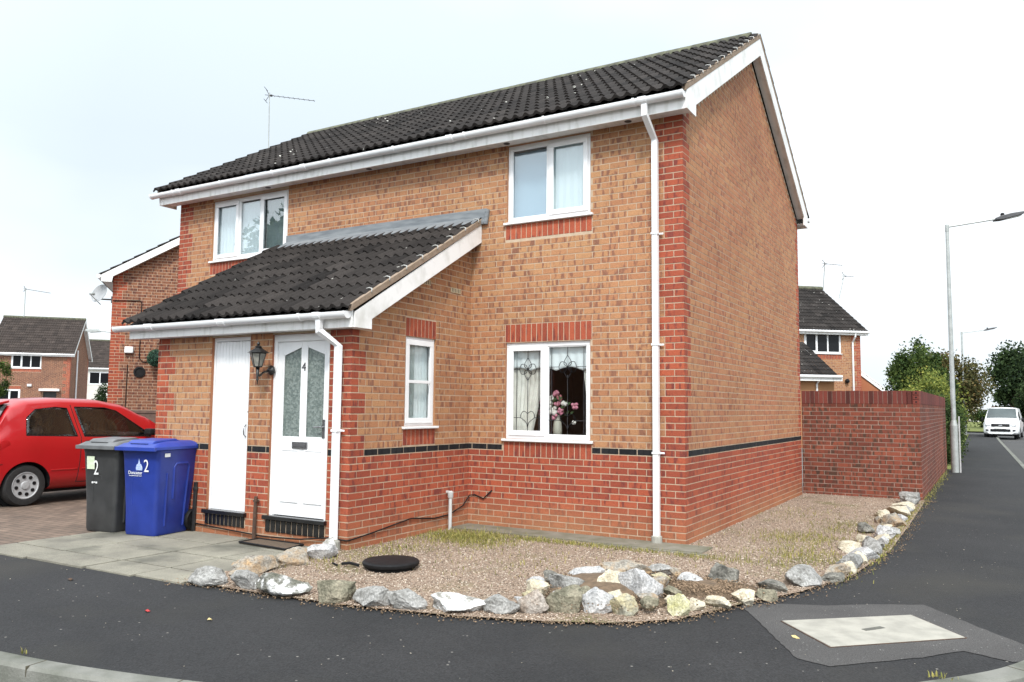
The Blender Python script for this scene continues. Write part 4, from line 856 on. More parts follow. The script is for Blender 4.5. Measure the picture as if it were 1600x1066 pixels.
# soil and litter under the rocks
mb=MB(); 
for (a,b,rx,h) in ((.20,-2.5,.60,.13),(.86,-1.98,.42,.05)):
    mb.lathe((a,b,-.03),(0,0,1),[(rx*(1-i/8),.02+h*math.sin(i/8*PI/2)) for i in range(8)]+[(.01,h+.02)],28)
for i,v in enumerate(mb.v): mb.v[i]=(v[0],v[1],v[2]+.02*mnoise.noise(Vector(v)*5))
struct(mb.build('soil_mound',EARTH,smooth=True),'structure')
pts=[];E2=EDGE+[(1.9,6.5)]
for i in range(5200):
    j=R.randrange(3,len(E2)-1); t=R.random(); x=E2[j][0]+(E2[j+1][0]-E2[j][0])*t; y=E2[j][1]+(E2[j+1][1]-E2[j][1])*t
    pts.append((x+R.gauss(-.02,.07),y+R.gauss(.04,.07),-.015))
for i in range(2500): pts.append((.82+R.gauss(0,.2),-2.0+R.gauss(0,.18),.035))
for i in range(2500): pts.append((.2+R.gauss(0,.3),-2.6+R.gauss(0,.3),.06))
pts=np.array(pts); tag(soup('leaf_litter',pts,rg.uniform(.004,.012,len(pts)),attrmat('leaf litter bits',.9,(.05,.035,.02),(.34,.24,.16)),rg.uniform(0,1,len(pts))),'brown leaf litter and grit along the foot of the edging rocks','leaf litter',kind='stuff')
# grass tufts and moss
def blades(name,spots,m,label,hgt=.045):
    V=[];Fc=[];K=[]
    for (x,y,sx_,sy_,n_) in spots:
        for i in range(n_):
            px=x+R.gauss(0,sx_); py=y+R.gauss(0,sy_); h=hgt*R.uniform(.35,1.2); a=R.uniform(0,6.28); w_=R.uniform(.002,.0045); l_=R.uniform(.1,.9)*h
            d=Vector((math.cos(a),math.sin(a),0)); s=Vector((-d.y,d.x,0))*w_; b=len(V); p=Vector((px,py,-.015))
            V+= [p-s,p+s,p+d*l_*.4+Vector((0,0,h*.7))+s*.7,p+d*l_*.4+Vector((0,0,h*.7))-s*.7,p+d*l_+Vector((0,0,h))]; Fc+=[[b,b+1,b+2,b+3],[b+3,b+2,b+4]]; k=R.random(); K+=[(k,k,k)]*5
    mb=MB(); mb.v=[tuple(v) for v in V]; mb.f=Fc; mb.m=[0]*len(Fc); mb.k=K; mb.p=[(0,0,0)]*len(V)
    return tag(mb.build(name,m,fix=False),label,'grass',kind='stuff')
GB=attrmat('yellow green grass',.8,(.11,.125,.03),(.36,.31,.10))
blades('grass_tufts',[(-2.35,-.85,.30,.22,3200),(-2.0,-1.15,.25,.2,700),(-1.5,-.62,.45,.06,700),(-.9,-.6,.6,.05,500),(.2,-.62,.5,.06,350),(-2.5,-1.9,.2,.3,350),(1.0,1.2,.3,.3,1000),(1.2,.1,.25,.3,700),(1.3,2.4,.25,.4,400),(.5,3.4,.35,.5,300),(.8,-.4,.5,.4,300),(-1.0,-1.5,.6,.4,250),(-1.2,-2.2,.5,.3,120),(-2.6,-2.9,.15,.2,120)],GB,'thin yellow green grass growing through the gravel')
blades('edge_weeds',[(1.74,-.5,.04,.3,250),(1.88,.9,.03,.5,400),(1.90,2.4,.025,.8,400),(1.89,4.4,.025,.8,350),(1.94,8,.05,1.5,500),(1.94,12,.05,1.5,500),(2.62,-3.42,.03,.02,22),(-2.12,-5.9,.02,.01,12)],GB,'weeds along the edge of the pavement',.03)
pts=[];ks=[]
for i in range(170):
    while True:
        x=R.uniform(-9,3.3); y=R.uniform(-6,9)
        if not inpoly(x,y,gp) and y<(-4.0 if x<1 else 12) : break
    pts.append((x,y,PZ+.003))
pts=np.array(pts); tag(soup('pavement_litter',pts,rg.uniform(.003,.009,len(pts)),attrmat('pale grit',.9,(.2,.18,.14),(.5,.46,.38)),rg.uniform(0,1,len(pts)),flat=.4),'pale grit and crumbs scattered over the dark pavement','litter',kind='stuff')
def leafbit(x,y,s,m,label):
    mb=MB(); n_=7; 
    P=[(x+math.cos(i/n_*6.28)*s*R.uniform(.4,1),y+math.sin(i/n_*6.28)*s*.6*R.uniform(.5,1),PZ+.004+R.uniform(0,.012)) for i in range(n_)]; c=(x,y,PZ+.02)
    for i in range(n_): mb.face([c,P[i],P[(i+1)%n_]])
    o=mb.build('fallen_leaf' if 'berry' not in label else 'berry',m); md=o.modifiers.new('t','SOLIDIFY'); md.thickness=.003; tag(o,label,'leaf' if 'berry' not in label else 'berry')
YL=mat('yellow leaf',(.5,.38,.15),.8,(.6,.5,.25),60)
leafbit(-2.42,-4.86,.03,mat('red berry',(.5,.02,.02),.4,(.4,.02,.02),30),'squashed red berry on the dark pavement')
leafbit(-1.85,-4.78,.035,YL,'curled yellow leaf on the pavement in front of the edging tip rock')
leafbit(1.75,-3.0,.03,YL,'ochre leaf lying on the pavement near the concrete cover')
leafbit(-5.1,-3.35,.05,mat('brown leaf',(.06,.035,.02),.8,(.1,.06,.04),60),'dark brown leaf on the paving slabs')
leafbit(-3.9,-4.55,.045,mat('brown leaf',(.02,.02,.02)),'black scrap on the pavement below the slabs')
# inspection cover and its patch
CV=[(1.585,-2.62),(2.36,-1.93),(2.72,-2.39),(1.99,-3.10)]
def rag(P,a=.006):
    o=[]
    for i in range(len(P)):
        p,q=Vector(P[i]),Vector(P[(i+1)%len(P)]); k=max(1,int((q-p).length/.05))
        for j in range(k): v=p.lerp(q,j/k); o.append((v.x+R.uniform(-a,a),v.y+R.uniform(-a,a)))
    return o
sheet('tarmac_patch',rag([(1.21,-2.30),(1.45,-2.08),(1.76,-1.95),(2.1,-1.68),(2.42,-1.50),(2.80,-2.02),(3.10,-2.40),(3.2,-2.6),(2.98,-2.82),(2.72,-2.72),(2.5,-3.02),(2.05,-3.50),(1.85,-3.45)]),PZ+.004,ASPH2)
mb=MB(); mb.prism(WF,CV,PZ-.05,PZ+.012,axis='z')
o=mb.build('inspection_cover',mat('pale concrete',(.36,.345,.30),.85,(.28,.27,.235),8,.3,70),bevel=.003); tag(o,'pale concrete inspection cover set in a tarmac patch in the pavement','cover')
mb=MB(); cx,cy=2.17,-2.50; F=Fr((cx,cy,0),(.55,.8,0),(.8,-.55,0)); mb.box(F,-.09,.09,-.022,.022,PZ+.006,PZ+.0145); m2_=mb.build('lifting_slot',mat('slot',(.08,.078,.07),.9,(.12,.12,.1),20),o)
mb=MB(); 
for i in range(4): mb.prism(WF,[CV[i],CV[(i+1)%4],(Vector(CV[(i+1)%4])+(Vector(CV[(i+1)%4])-Vector((2.16,-2.5))).normalized()*.012)[:],(Vector(CV[i])+(Vector(CV[i])-Vector((2.16,-2.5))).normalized()*.012)[:]],PZ,PZ+.008,axis='z')
mb.build('frame',RUST,o)
# round drain lid on the gravel
t=thing('drain_cover',(-1.9,-2.72,0),'round black plastic drain lid standing proud of the gravel','drain cover')
m=MB(); m.lathe((-1.9,-2.72,-.03),(0,0,1),[(.22,0),(.225,.04),(.21,.05),(.20,.055)],40); m.build('rim',BLKPL,t,angle=40)
m=MB(); m.lathe((-1.9,-2.72,.022),(0,0,1),[(.255,0),(.262,.012),(.262,.03),(.25,.042),(.23,.045),(.05,.052),(.001,.052)],44); m.build('lid',BLKPL,t,angle=40)
m=MB(); m.tube([(-2.16,-2.86,.01),(-2.24,-2.9,.03),(-2.31,-2.93,.02)],.014,6); m.tube([(-2.36,-2.93,.0),(-2.41,-2.95,.02)],.01,6); m.build('lug',BLKPL,t)
# ================================================================== WHEELIE BINS
def bin_(loc,rz,cm,lidm,label,kind,name='wheelie_bin'):
    t=thing(name,(loc[0],loc[1],-.008),label,'wheelie bin','wheelie bins beside the porch',rz); M=t.matrix_basis
    u=(M.to_3x3()@Vector((1,0,0))); n_=(M.to_3x3()@Vector((0,-1,0))); o_=M.translation
    F=Fr(o_,u,n_)   # x to the right seen from the front, d towards the viewer
    def ring(w,d0,d1,z,r=.05):
        P=[]
        for (cx_,cy_,a0) in ((w-r,d1-r,0),(-w+r,d1-r,90),(-w+r,d0+r,180),(w-r,d0+r,270)):
            for i in range(4): a=rad(a0+i*30); P.append((cx_+math.cos(a)*r,cy_+math.sin(a)*r,z))
        return P
    b=MB(); rings=[ring(.222,-.25,.25,.0,.04),ring(.232,-.27,.26,.03,.05),ring(.238,-.285,.265,.30),ring(.252,-.315,.275,.55),ring(.272,-.335,.295,.90),ring(.28,-.345,.305,.955),ring(.295,-.355,.32,.965),ring(.295,-.355,.32,.985)]
    idx=[[b.vert(F(*p)) for p in r] for r in rings]
    for i in range(len(idx)-1):
        for j in range(16): b.f.append([idx[i][j],idx[i][(j+1)%16],idx[i+1][(j+1)%16],idx[i+1][j]]); b.m.append(0)
    b.f.append(idx[0][::-1]); b.f.append(idx[-1]); b.m+=[0,0]
    # moulded ribs on the flank and the recess on the front
    for s in (-1,1):
        X_=lambda z:s*(.232+(z-.03)*.046-.008)
        b.tube([F(X_(.1),.12,.1),F(X_(.70),.13,.70)],.018,8); b.tube([F(X_(.08),-.16,.08),F(X_(.45),-.18,.45),F(X_(.76),-.20,.76),F(X_(.80),-.17,.80),F(X_(.80),-.0,.80),F(X_(.76),.03,.76),F(X_(.40),.02,.40)],.018,8)
    b.tube([F(-.11,.258,.34),F(-.11,.266,.60),F(-.09,.27,.64),F(.02,.27,.64),F(.04,.266,.60)],.014,8)
    body=b.build('body',cm,t,angle=35)
    l_=MB(); rr=[ring(.29,-.37,.345,.985,.04),ring(.305,-.38,.365,.965,.05),ring(.305,-.38,.365,1.0,.05),ring(.27,-.34,.30,1.035,.05),ring(.22,-.28,.10,1.06,.05)]
    idx=[[l_.vert(F(*p)) for p in r] for r in rr]
    for i in range(len(idx)-1):
        for j in range(16): l_.f.append([idx[i][j],idx[i][(j+1)%16],idx[i+1][(j+1)%16],idx[i+1][j]]); l_.m.append(0)
    l_.f.append(idx[-1]); l_.m.append(0)
    l_.prism(F,[(-.30,.955),(.30,.955),(.30,1.0),(-.30,1.0)],.345,.378)
    # front handle recess, hood and raised tail
    l_.prism(F,[(.30,1.0),(.14,1.052),(.08,1.056),(.08,1.0)],-.20,.20,axis='x'); 
    lid=l_.build('lid',lidm,t,.004,angle=35)
    h=MB(); h.prism(F,[(.31,1.0),(.29,1.05),(.24,1.072),(-.05,1.085),(-.12,1.06),(-.12,1.0)],-.19,.19,axis='x'); h.build('lid_hump',lidm,lid,.012); h=MB(); h.box(F,-.13,.13,.27,.312,1.012,1.036); h.build('handle_slot',BLKPL,lid)
    h=MB(); h.tube([F(-.25,-.40,1.02),F(.25,-.40,1.02)],.017,8); 
    for s in (-1,1): h.box(F,s*.2-.03,s*.2+.03,-.41,-.33,.99,1.035)
    h.build('lift_bar',cm,t)
    for s in (-1,1):
        w=MB(); w.lathe(F(s*.245,-.30,.125),tuple(u*s),[(.03,-.03),(.12,-.025),(.127,-.01),(.127,.025),(.12,.04),(.07,.03),(.03,.045)],28); w.build('wheel',BLKPL,t,angle=40)
    a=MB(); a.tube([F(-.23,-.30,.125),F(.23,-.30,.125)],.012,6); a.build('axle',DGREY,t)
    WT=mat('white print',(.75,.76,.76),.6,(.6,.62,.6),60,contrast=(.55,.8))
    sl_=(Vector((0,.02*1.0,.35))).normalized(); Ft=Fr(F(0,.2625,0),u*-1,n_); Ft.w=(Vector((0,0,1))+n_*.06).normalized(); Ft.o=F(0,.2445,0)
    if kind=='blue':
        text('2','bin_number',body,Ft,-.11,.78,.009,.20,WT,.001,.8)
        text('Doncaster','lettering',body,Ft,.055,.705,.009,.052,WT,.001); text('Metropolitan Borough Council','lettering',body,Ft,.055,.672,.009,.016,WT,.001)
        e=MB(); ee=lambda P: e.prism(Ft,[(-.055*1+.055+x_*-1+.055,z_) for x_,z_ in P],.0085,.0105)
        ee([(.015,.735),(.105,.735),(.11,.76),(.095,.80),(.075,.81),(.06,.87),(.045,.81),(.025,.80),(.01,.76)])
        e.build('crest',mat('pale blue print',(.25,.35,.65),.6,(.5,.58,.8),60),body)
        e=MB(); e.box(F,.02+.215,.305,.305,.309,.9,.935); 
        q=MB(); Fq_=Fr(F(.2755,0,0),n_,u); q.box(Fq_,.12,.20,.003,.006,.885,.925); q.build('sticker',WT,body)
    else:
        text('2','bin_number',body,Ft,.045,.73,.009,.24,WT,.001,.7)
        e=MB(); e.box(Ft,.07,.19,.008,.0095,.72,.87); e.build('sticker',mat('pale green sticker',(.52,.62,.42),.7,(.62,.68,.55),30),body)
        e=MB(); [e.box(Ft,.03+i*.03,.055+i*.03,.008,.0095,.555+(i%2)*.008,.575) for i in range(3)]; e.build('sticker',WT,body)
    return t
bin_((-5.50,-2.58),rad(9),mat('blue hdpe',(.010,.028,.20),.42,(.014,.036,.25),5,.05,120),mat('blue hdpe lid',(.016,.04,.27),.4,(.02,.05,.32),6,.05,120),'blue wheelie bin numbered 2 with council lettering, against the porch wall','blue')
bin_((-6.13,-2.66),rad(9),mat('charcoal hdpe',(.026,.027,.028),.5,(.04,.041,.042),6,.1,120),mat('faded grey lid',(.085,.088,.092),.5,(.15,.155,.16),5,.1,90),'charcoal wheelie bin with a green sticker, left of the blue one','grey')
m=MB(); m.tube([(-5.24,-2.275,-.01),(-5.23,-2.272,.56)],.024,8); m.lathe((-5.23,-2.272,.46),(0,0,1),[(.03,0),(.032,.02),(.03,.04)],8)
tag(m.build('soil_pipe_stub',BLKMET),'black iron pipe stub against the porch wall behind the blue bin','pipe')
# ================================================================== VEHICLES
def lerp(a,b,t): return a+(b-a)*t
def interp(T,x):
    if x<=T[0][0]: return T[0][1]
    for (a,b),(c,d) in zip(T,T[1:]):
        if x<=c:
            t=(x-a)/(c-a); t=t*t*(3-2*t)*.5+t*.5; return b+(d-b)*t
    return T[-1][1]
def vehicle(t,spec,paint):
    """x forward from the rear bumper, y left, z up, in the thing's frame"""
    M=t.matrix_basis; P=lambda x,y,z: M@Vector((x,y,z))
    L_=spec['L']; top=spec['top']; belt=spec['belt']; wid=spec['wid']; sill=spec['sill']; rf=spec['roofw']; bmax=spec['bmax']
    def ringpt(x):
        hw=interp(wid,x); zt=interp(top,x); zb=min(interp(belt,x),zt-.02); zs=interp(sill,x); g=max(0,min(1,(zt-zb-.05)/(bmax-.05))); tw=lerp(hw*.93,hw*rf,g)
        mz=lerp(zs,zb,.45)
        return [(0,zs),(hw*.86,zs),(hw*.965,zs+.06),(hw*1.0,lerp(zs,mz,.55)),(hw*1.0,mz),(hw*.992,lerp(mz,zb,.6)),(hw*.965,zb),(lerp(hw*.955,tw,.33),lerp(zb,zt-.07,.33)),(lerp(hw*.955,tw,.66),lerp(zb,zt-.07,.66)),(tw,zt-.07*max(g,.3)),(tw*.93,zt-.02),(tw*.7,zt+.008),(tw*.35,zt+.02),(0,zt+.024)]
    def ysurf(x,z):
        r=ringpt(x)[1:]
        for (a,b),(c,d) in zip(r,r[1:]):
            if b<=z<=d and d>b: return a+(c-a)*(z-b)/(d-b)
        return r[-1][0]
    n_=90; b=MB(); rows=[]
    for i in range(n_+1):
        s=i/n_; x=L_*(s+ -.0); 
        # gather stations at both ends for round bumpers
        x=L_*(.5-.5*math.cos(PI*s))*.35+x*.65
        r=ringpt(x); e=min(x,L_-x); sh=1.0
        row=[b.vert(P(x,y,z)) for y,z in r]+[b.vert(P(x,-y,z)) for y,z in r[::-1][1:-1]]
        rows.append(row)
    m_=len(rows[0])
    for i in range(n_):
        for j in range(m_): b.f.append([rows[i][j],rows[i][(j+1)%m_],rows[i+1][(j+1)%m_],rows[i+1][j]]); b.m.append(0)
    b.f.append(rows[0]); b.f.append(rows[-1][::-1]); b.m+=[0,0]
    body=b.build('body',[paint,BLKPL],t,smooth=True)
    body.data.set_sharp_from_angle(angle=rad(50))
    # wheel arches cut through
    cut=MB()
    for xw in spec['wheels']:
        cut.lathe(P(xw,-2,spec['wr']*.98),tuple(M.to_3x3()@Vector((0,1,0))),[(spec['wr']*1.16,0),(spec['wr']*1.16,4)],48,m=1)
    for w_ in spec.get('cut',[]):
        cut.prism(Fr(M.translation,M.to_3x3()@Vector((1,0,0)),M.to_3x3()@Vector((0,1,0))),w_,-2,2,m=1)
    cu=cut.build('tmp_cut',[paint,BLKPL]); md=body.modifiers.new('b','BOOLEAN'); md.object=cu; md.operation='DIFFERENCE'; md.solver='EXACT'
    try: md.material_mode='TRANSFER'
    except: pass
    bpy.context.view_layer.update(); me=bpy.data.meshes.new_from_object(body.evaluated_get(bpy.context.evaluated_depsgraph_get())); body.modifiers.clear(); body.data=me; bpy.data.objects.remove(cu)
    for xw in spec['wheels']:
        for s in (-1,1):
            li=MB(); li.lathe(P(xw,s*(interp(wid,xw)-.30),spec['wr']),tuple(M.to_3x3()@Vector((0,s,0))),[(spec['wr']*1.15,0),(spec['wr']*1.15,.10)],30); li.build('arch_liner',BLKPL,t)
    un=MB(); un.box(Fr(M.translation,M.to_3x3()@Vector((1,0,0)),M.to_3x3()@Vector((0,1,0))),.25,L_-.25,-.6,.6,.16,.30); un.build('underbody',BLKPL,t)
    ax=M.to_3x3()@Vector((0,1,0))
    for xw in spec['wheels']:
        for s in (-1,1):
            R0=spec['wr']; yw=interp(wid,xw)-.02; A=ax*s
            w=MB(); w.lathe(P(xw,s*(yw-.19),R0),tuple(A),[(R0*.62,0),(R0*.9,0),(R0,.03),(R0,.15),(R0*.93,.185),(R0*.78,.19),(R0*.66,.185),(R0*.66,.15)],44); wt=w.build('wheel',mat('tyre rubber',(.014,.014,.015),.8,(.022,.022,.022),30),t,angle=35)
            w=MB(); w.lathe(P(xw,s*(yw-.10),R0),tuple(A),[(R0*.66,0),(R0*.66,.088),(R0*.62,.094),(R0*.58,.084),(R0*.2,.076),(R0*.17,.092),(0.001,.095)],44)
            ex=M.to_3x3()@Vector((1,0,0))
            for k in range(spec.get('holes',8)):
                a=k/spec.get('holes',8)*2*PI+.2; c=P(xw,s*(yw-.014),R0)+(ex*math.cos(a)+Vector((0,0,1))*math.sin(a))*R0*.43
                w.lathe(c-A*.01,tuple(A),[(R0*.088,0),(R0*.088,.0125)],12,m=1)
            w.build('hub_cap',[mat('silver hub',(.42,.43,.44),.4,(.34,.35,.36),9),BLKPL],wt,angle=35)
    def patch(name,poly,mt,off=.006,side=(1,-1),par=body,sub=10):
        out_=[]
        for s in side:
            g=MB(); n2=len(poly); zs_=[p[1] for p in poly]; z0_,z1_=min(zs_),max(zs_)
            def xr(z):
                xs_=[]
                for i in range(n2):
                    (x1,a1),(x2,a2)=poly[i],poly[(i+1)%n2]
                    if abs(a1-a2)<1e-9: 
                        if abs(a1-z)<1e-6: xs_+=[x1,x2]
                        continue
                    if min(a1,a2)-1e-9<=z<=max(a1,a2)+1e-9: xs_.append(x1+(x2-x1)*(z-a1)/(a2-a1))
                return min(xs_),max(xs_)
            G=[]
            for j in range(sub+1):
                z=lerp(z0_,z1_,j/sub); z=min(max(z,z0_+1e-5),z1_-1e-5); a,c=xr(z); G.append([g.vert(P(lerp(a,c,i/14),s*(ysurf(lerp(a,c,i/14),z)+off),z)) for i in range(15)])
            for j in range(sub):
                for i in range(14): g.f.append([G[j][i],G[j][i+1],G[j+1][i+1],G[j+1][i]]); g.m.append(0)
            o=g.build(name,mt,par,smooth=True); md=o.modifiers.new('t','SOLIDIFY'); md.thickness=.004; md.offset=1 if s<0 else -1; out_.append(o)
        return out_
    def seam(name,pts,w_=.006,side=(1,-1),mt=BLKPL,par=body):
        for s in side:
            q=[]
            for (x1,z1),(x2,z2) in zip(pts,pts[1:]):
                for i in range(8): q.append((lerp(x1,x2,i/8),lerp(z1,z2,i/8)))
            q.append(pts[-1]); g=MB(); g.tube([P(x,s*(ysurf(x,z)-w_*.3),z) for x,z in q],w_,5); g.build(name,mt,par)
    return body,P,patch,seam,ysurf,ringpt,M
REDP=mat('red car paint',(.40,.007,.011),.33,(.37,.007,.010),2,coat=.6)
car=thing('parked_car',(-9.98,-2.83,-.02),'red three door hatchback parked on the block paved drive behind the bins','car',rz=rad(90))
sp=dict(cut=[[(.72,1.02),(1.49,.99),(1.38,1.42),(1.2,1.435),(.90,1.40),(.76,1.28)],[(1.60,.985),(2.76,.955),(2.72,1.02),(2.2,1.38),(2.0,1.43),(1.50,1.44)]],L=3.83,wr=.30,wheels=(.74,3.20),holes=8,roofw=.74,bmax=.56,
 top=[(0,.62),(.06,.92),(.2,1.02),(.30,1.10),(.56,1.45),(.8,1.53),(1.3,1.56),(1.9,1.55),(2.3,1.49),(2.7,1.31),(3.05,1.10),(3.35,.98),(3.7,.82),(3.83,.52)],
 belt=[(0,.55),(.06,.9),(.5,1.0),(1.0,.985),(2.0,.94),(2.8,.93),(3.5,.80),(3.83,.48)],
 wid=[(0,.58),(.06,.72),(.3,.80),(.8,.825),(3.1,.825),(3.5,.76),(3.75,.62),(3.83,.5)],sill=[(0,.34),(.2,.26),(.5,.22),(3.3,.2),(3.83,.3)])
body,P,patch,seam,ysurf,rp,M=vehicle(car,sp,REDP)
# local y left: our side faces world +X which is -y
patch('side_window',[(.72,1.02),(1.49,.99),(1.38,1.42),(1.2,1.435),(.90,1.40),(.76,1.28)],CARGL,-.006)
patch('side_window',[(1.60,.985),(2.76,.955),(2.72,1.02),(2.2,1.38),(2.0,1.43),(1.50,1.44)],CARGL,-.006)
seam('window_seal',[(.72,1.02),(1.49,.99),(1.38,1.42),(1.2,1.435),(.90,1.40),(.76,1.28),(.72,1.02)],.006)
seam('window_seal',[(1.60,.985),(2.76,.955),(2.72,1.02),(2.2,1.38),(2.0,1.43),(1.50,1.44),(1.60,.985)],.006)
seam('door_gap',[(1.48,.30),(1.52,.6),(1.545,.97),(1.44,1.47)],.006); seam('door_gap',[(2.78,.94),(2.76,.5),(2.70,.3),(1.48,.30)],.006)
seam('side_moulding',[(1.08,.50),(1.48,.50)],.016,mt=REDP); seam('side_moulding',[(1.55,.50),(2.7,.48)],.016,mt=REDP)
seam('bumper_gap',[(.05,.60),(.40,.62)],.006)
SEATM=mat('dark seat cloth',(.03,.03,.035),.9,(.05,.05,.055),20)
for nm_,x_ in (('front_seat',1.72),('rear_seat',.98)):
    for y_ in (-.36,.36):
        g=MB(); g.blob(P(x_,y_,1.20),.13,seg=12,sc3=(.5,1,.75)); g.tube([P(x_+.02,y_,.98),P(x_,y_,1.12)],[.2,.16],10); g.build(nm_,SEATM,body,smooth=True)
g=MB(); st=[P(2.28+.06*math.sin(a_/12*6.283),.36+.17*math.cos(a_/12*6.283),1.04+.15*math.sin(a_/12*6.283)) for a_ in range(13)]; g.tube(st,.014,6,cap=False); g.build('steering_wheel',BLKPL,body,smooth=True)
g=MB(); g.box(Fr(M.translation,M.to_3x3()@Vector((1,0,0)),M.to_3x3()@Vector((0,1,0))),2.38,2.68,-.62,.62,.97,1.03); g.build('dashboard',SEATM,body,.02)
for s in (1,-1):
    h=MB(); h.tube([P(1.60,s*(ysurf(1.60,.9)+.015),.905),P(1.69,s*(ysurf(1.69,.9)+.03),.91),P(1.78,s*(ysurf(1.78,.9)+.015),.905)],.014,8); h.build('door_handle',BLKPL,body,smooth=True)
    h=MB(); h.lathe(P(.42,s*(ysurf(.42,.88)-.004),.88),tuple(M.to_3x3()@Vector((0,s,0))),[(.085,0),(.085,.006),(.08,.008)],24); 
    if s<0: h.build('fuel_flap',REDP,body,angle=40)
    h=MB(); h.box(Fr(M.translation,M.to_3x3()@Vector((1,0,0)),M.to_3x3()@Vector((0,s,0))),2.60,2.74,ysurf(2.66,.98)+.02,ysurf(2.66,.98)+.19,.98,1.09); h.build('wing_mirror',BLKPL,body,.03)
TL=mat('red lamp lens',(.6,.03,.02),.15,(.5,.02,.02),9); 
patch('tail_light',[(.15,.78),(.34,.80),(.37,.93),(.30,.945),(.2,.93)],TL,.008); patch('reversing_light',[(.16,.82),(.25,.82),(.27,.87),(.18,.87)],mat('clear lens',(.7,.7,.7),.15,(.6,.6,.6),9),.012)
def plate(name,pts,mt,par,th=.006):
    g=MB(); g.face([P(*p) for p in pts]); o=g.build(name,mt,par); md=o.modifiers.new('t','SOLIDIFY'); md.thickness=th; md.offset=0; return o
g=MB()
rw=[]
for i in range(9):
    x=lerp(.31,.56,i/8); r=rp(x); zt=r[-1][1]; y=r[10][0]*.96; rw.append([g.vert(P(x-.012,k*y/5,interp(sp['top'],x)+.010+.008*(1-abs(k)/5)+.012)) for k in range(-5,6)])
for i in range(8):
    for j in range(10): g.f.append([rw[i][j],rw[i][j+1],rw[i+1][j+1],rw[i+1][j]]); g.m.append(0)
g.build('rear_window',mat('pale reflective glass',(.05,.06,.06),.05,spec=1.0),body,smooth=True)
g=MB(); g.tube([P(.70,-.0,1.53),P(.50,0,1.69)],[.007,.004],6); g.build('aerial',BLKPL,body)
g=MB(); g.prism(Fr(M.translation,M.to_3x3()@Vector((1,0,0)),M.to_3x3()@Vector((0,1,0))),[(.44,1.45),(.60,1.50),(.60,1.535),(.41,1.49)],-.5,.5); g.build('rear_spoiler',REDP,body,.01)
# white van facing us down the side road
van=thing('parked_van',(3.75,50.3,-.10),'small white panel van parked facing the camera at the far end of the pavement','van',rz=rad(-95))
vp=mat('white van paint',(.75,.76,.77),.3,(.72,.73,.74),3,coat=.6)
vs_=dict(L=4.4,wr=.32,wheels=(.85,3.5),holes=5,roofw=.80,bmax=.75,
 top=[(0,1.2),(.05,1.7),(.3,1.79),(2.4,1.80),(2.8,1.72),(3.15,1.45),(3.45,1.17),(4.1,1.0),(4.3,.85),(4.4,.6)],
 belt=[(0,.9),(.1,1.05),(3.3,1.02),(4.0,.9),(4.4,.55)],wid=[(0,.8),(.1,.88),(.5,.915),(3.8,.915),(4.15,.86),(4.33,.74),(4.4,.66)],sill=[(0,.4),(.3,.28),(4.0,.24),(4.4,.28)])
body,P,patch,seam,ysurf,rp,M=vehicle(van,vs_,vp)
patch('side_window',[(2.0,1.08),(3.2,1.06),(2.75,1.55),(2.0,1.58)],DARKPANE)
g=MB(); rw=[]
for i in range(9):
    x=lerp(2.80,3.43,i/8); r=rp(x); y=r[9][0]*.93; rw.append([g.vert(P(x+.01,k*y/5,interp(vs_['top'],x)+.018+.015*(1-abs(k)/5))) for k in range(-5,6)])
for i in range(8):
    for j in range(10): g.f.append([rw[i][j],rw[i][j+1],rw[i+1][j+1],rw[i+1][j]]); g.m.append(0)
g.build('windscreen',mat('windscreen glass',(.04,.05,.05),.06,(.07,.085,.085),1,spec=.8),body,smooth=True)
def front(name,y0,y1,z0,z1,mt,off=.02,ins=0,par=body):
    g=MB(); rw=[]
    for i in range(6):
        z=lerp(z0,z1,i/5); 
        row=[]
        for k in range(9):
            y=lerp(y0,y1,k/8); # find front x where the section still contains (y,z)
            x=4.4
            while x>3.2:
                r=rp(x); zs_=r[0][1]; zt=r[-1][1]; 
                if zs_<=z<=zt and (abs(y)<=max(q[0] for q in r)): break
                x-=.01
            row.append(g.vert(P(x+off,y,z)))
        rw.append(row)
    for i in range(5):
        for j in range(8): g.f.append([rw[i][j],rw[i][j+1],rw[i+1][j+1],rw[i+1][j]]); g.m.append(0)
    o=g.build(name,mt,par,smooth=True); md=o.modifiers.new('t','SOLIDIFY'); md.thickness=.01; md.offset=0
front('grille',-.46,.46,.69,.86,BLKPL); front('lower_grille',-.5,.5,.42,.56,BLKPL,.02); front('number_plate',-.28,.28,.58,.68,mat('white plate',(.8,.8,.78),.4,(.75,.75,.73),9),.03)
front('badge',-.09,.09,.745,.795,CHROME,.035)
for s in (1,-1):
    front('headlight',s*.50,s*.78,.74,.92,mat('headlamp lens',(.35,.37,.38),.1,(.6,.62,.63),20),.02); front('fog_light',s*.60,s*.74,.44,.54,DGREY,.02)
    h=MB(); h.blob(P(3.05,s*1.02,1.10),.13,seg=10,sc3=(.5,.8,1)); h.build('wing_mirror',BLKPL,body,smooth=True)
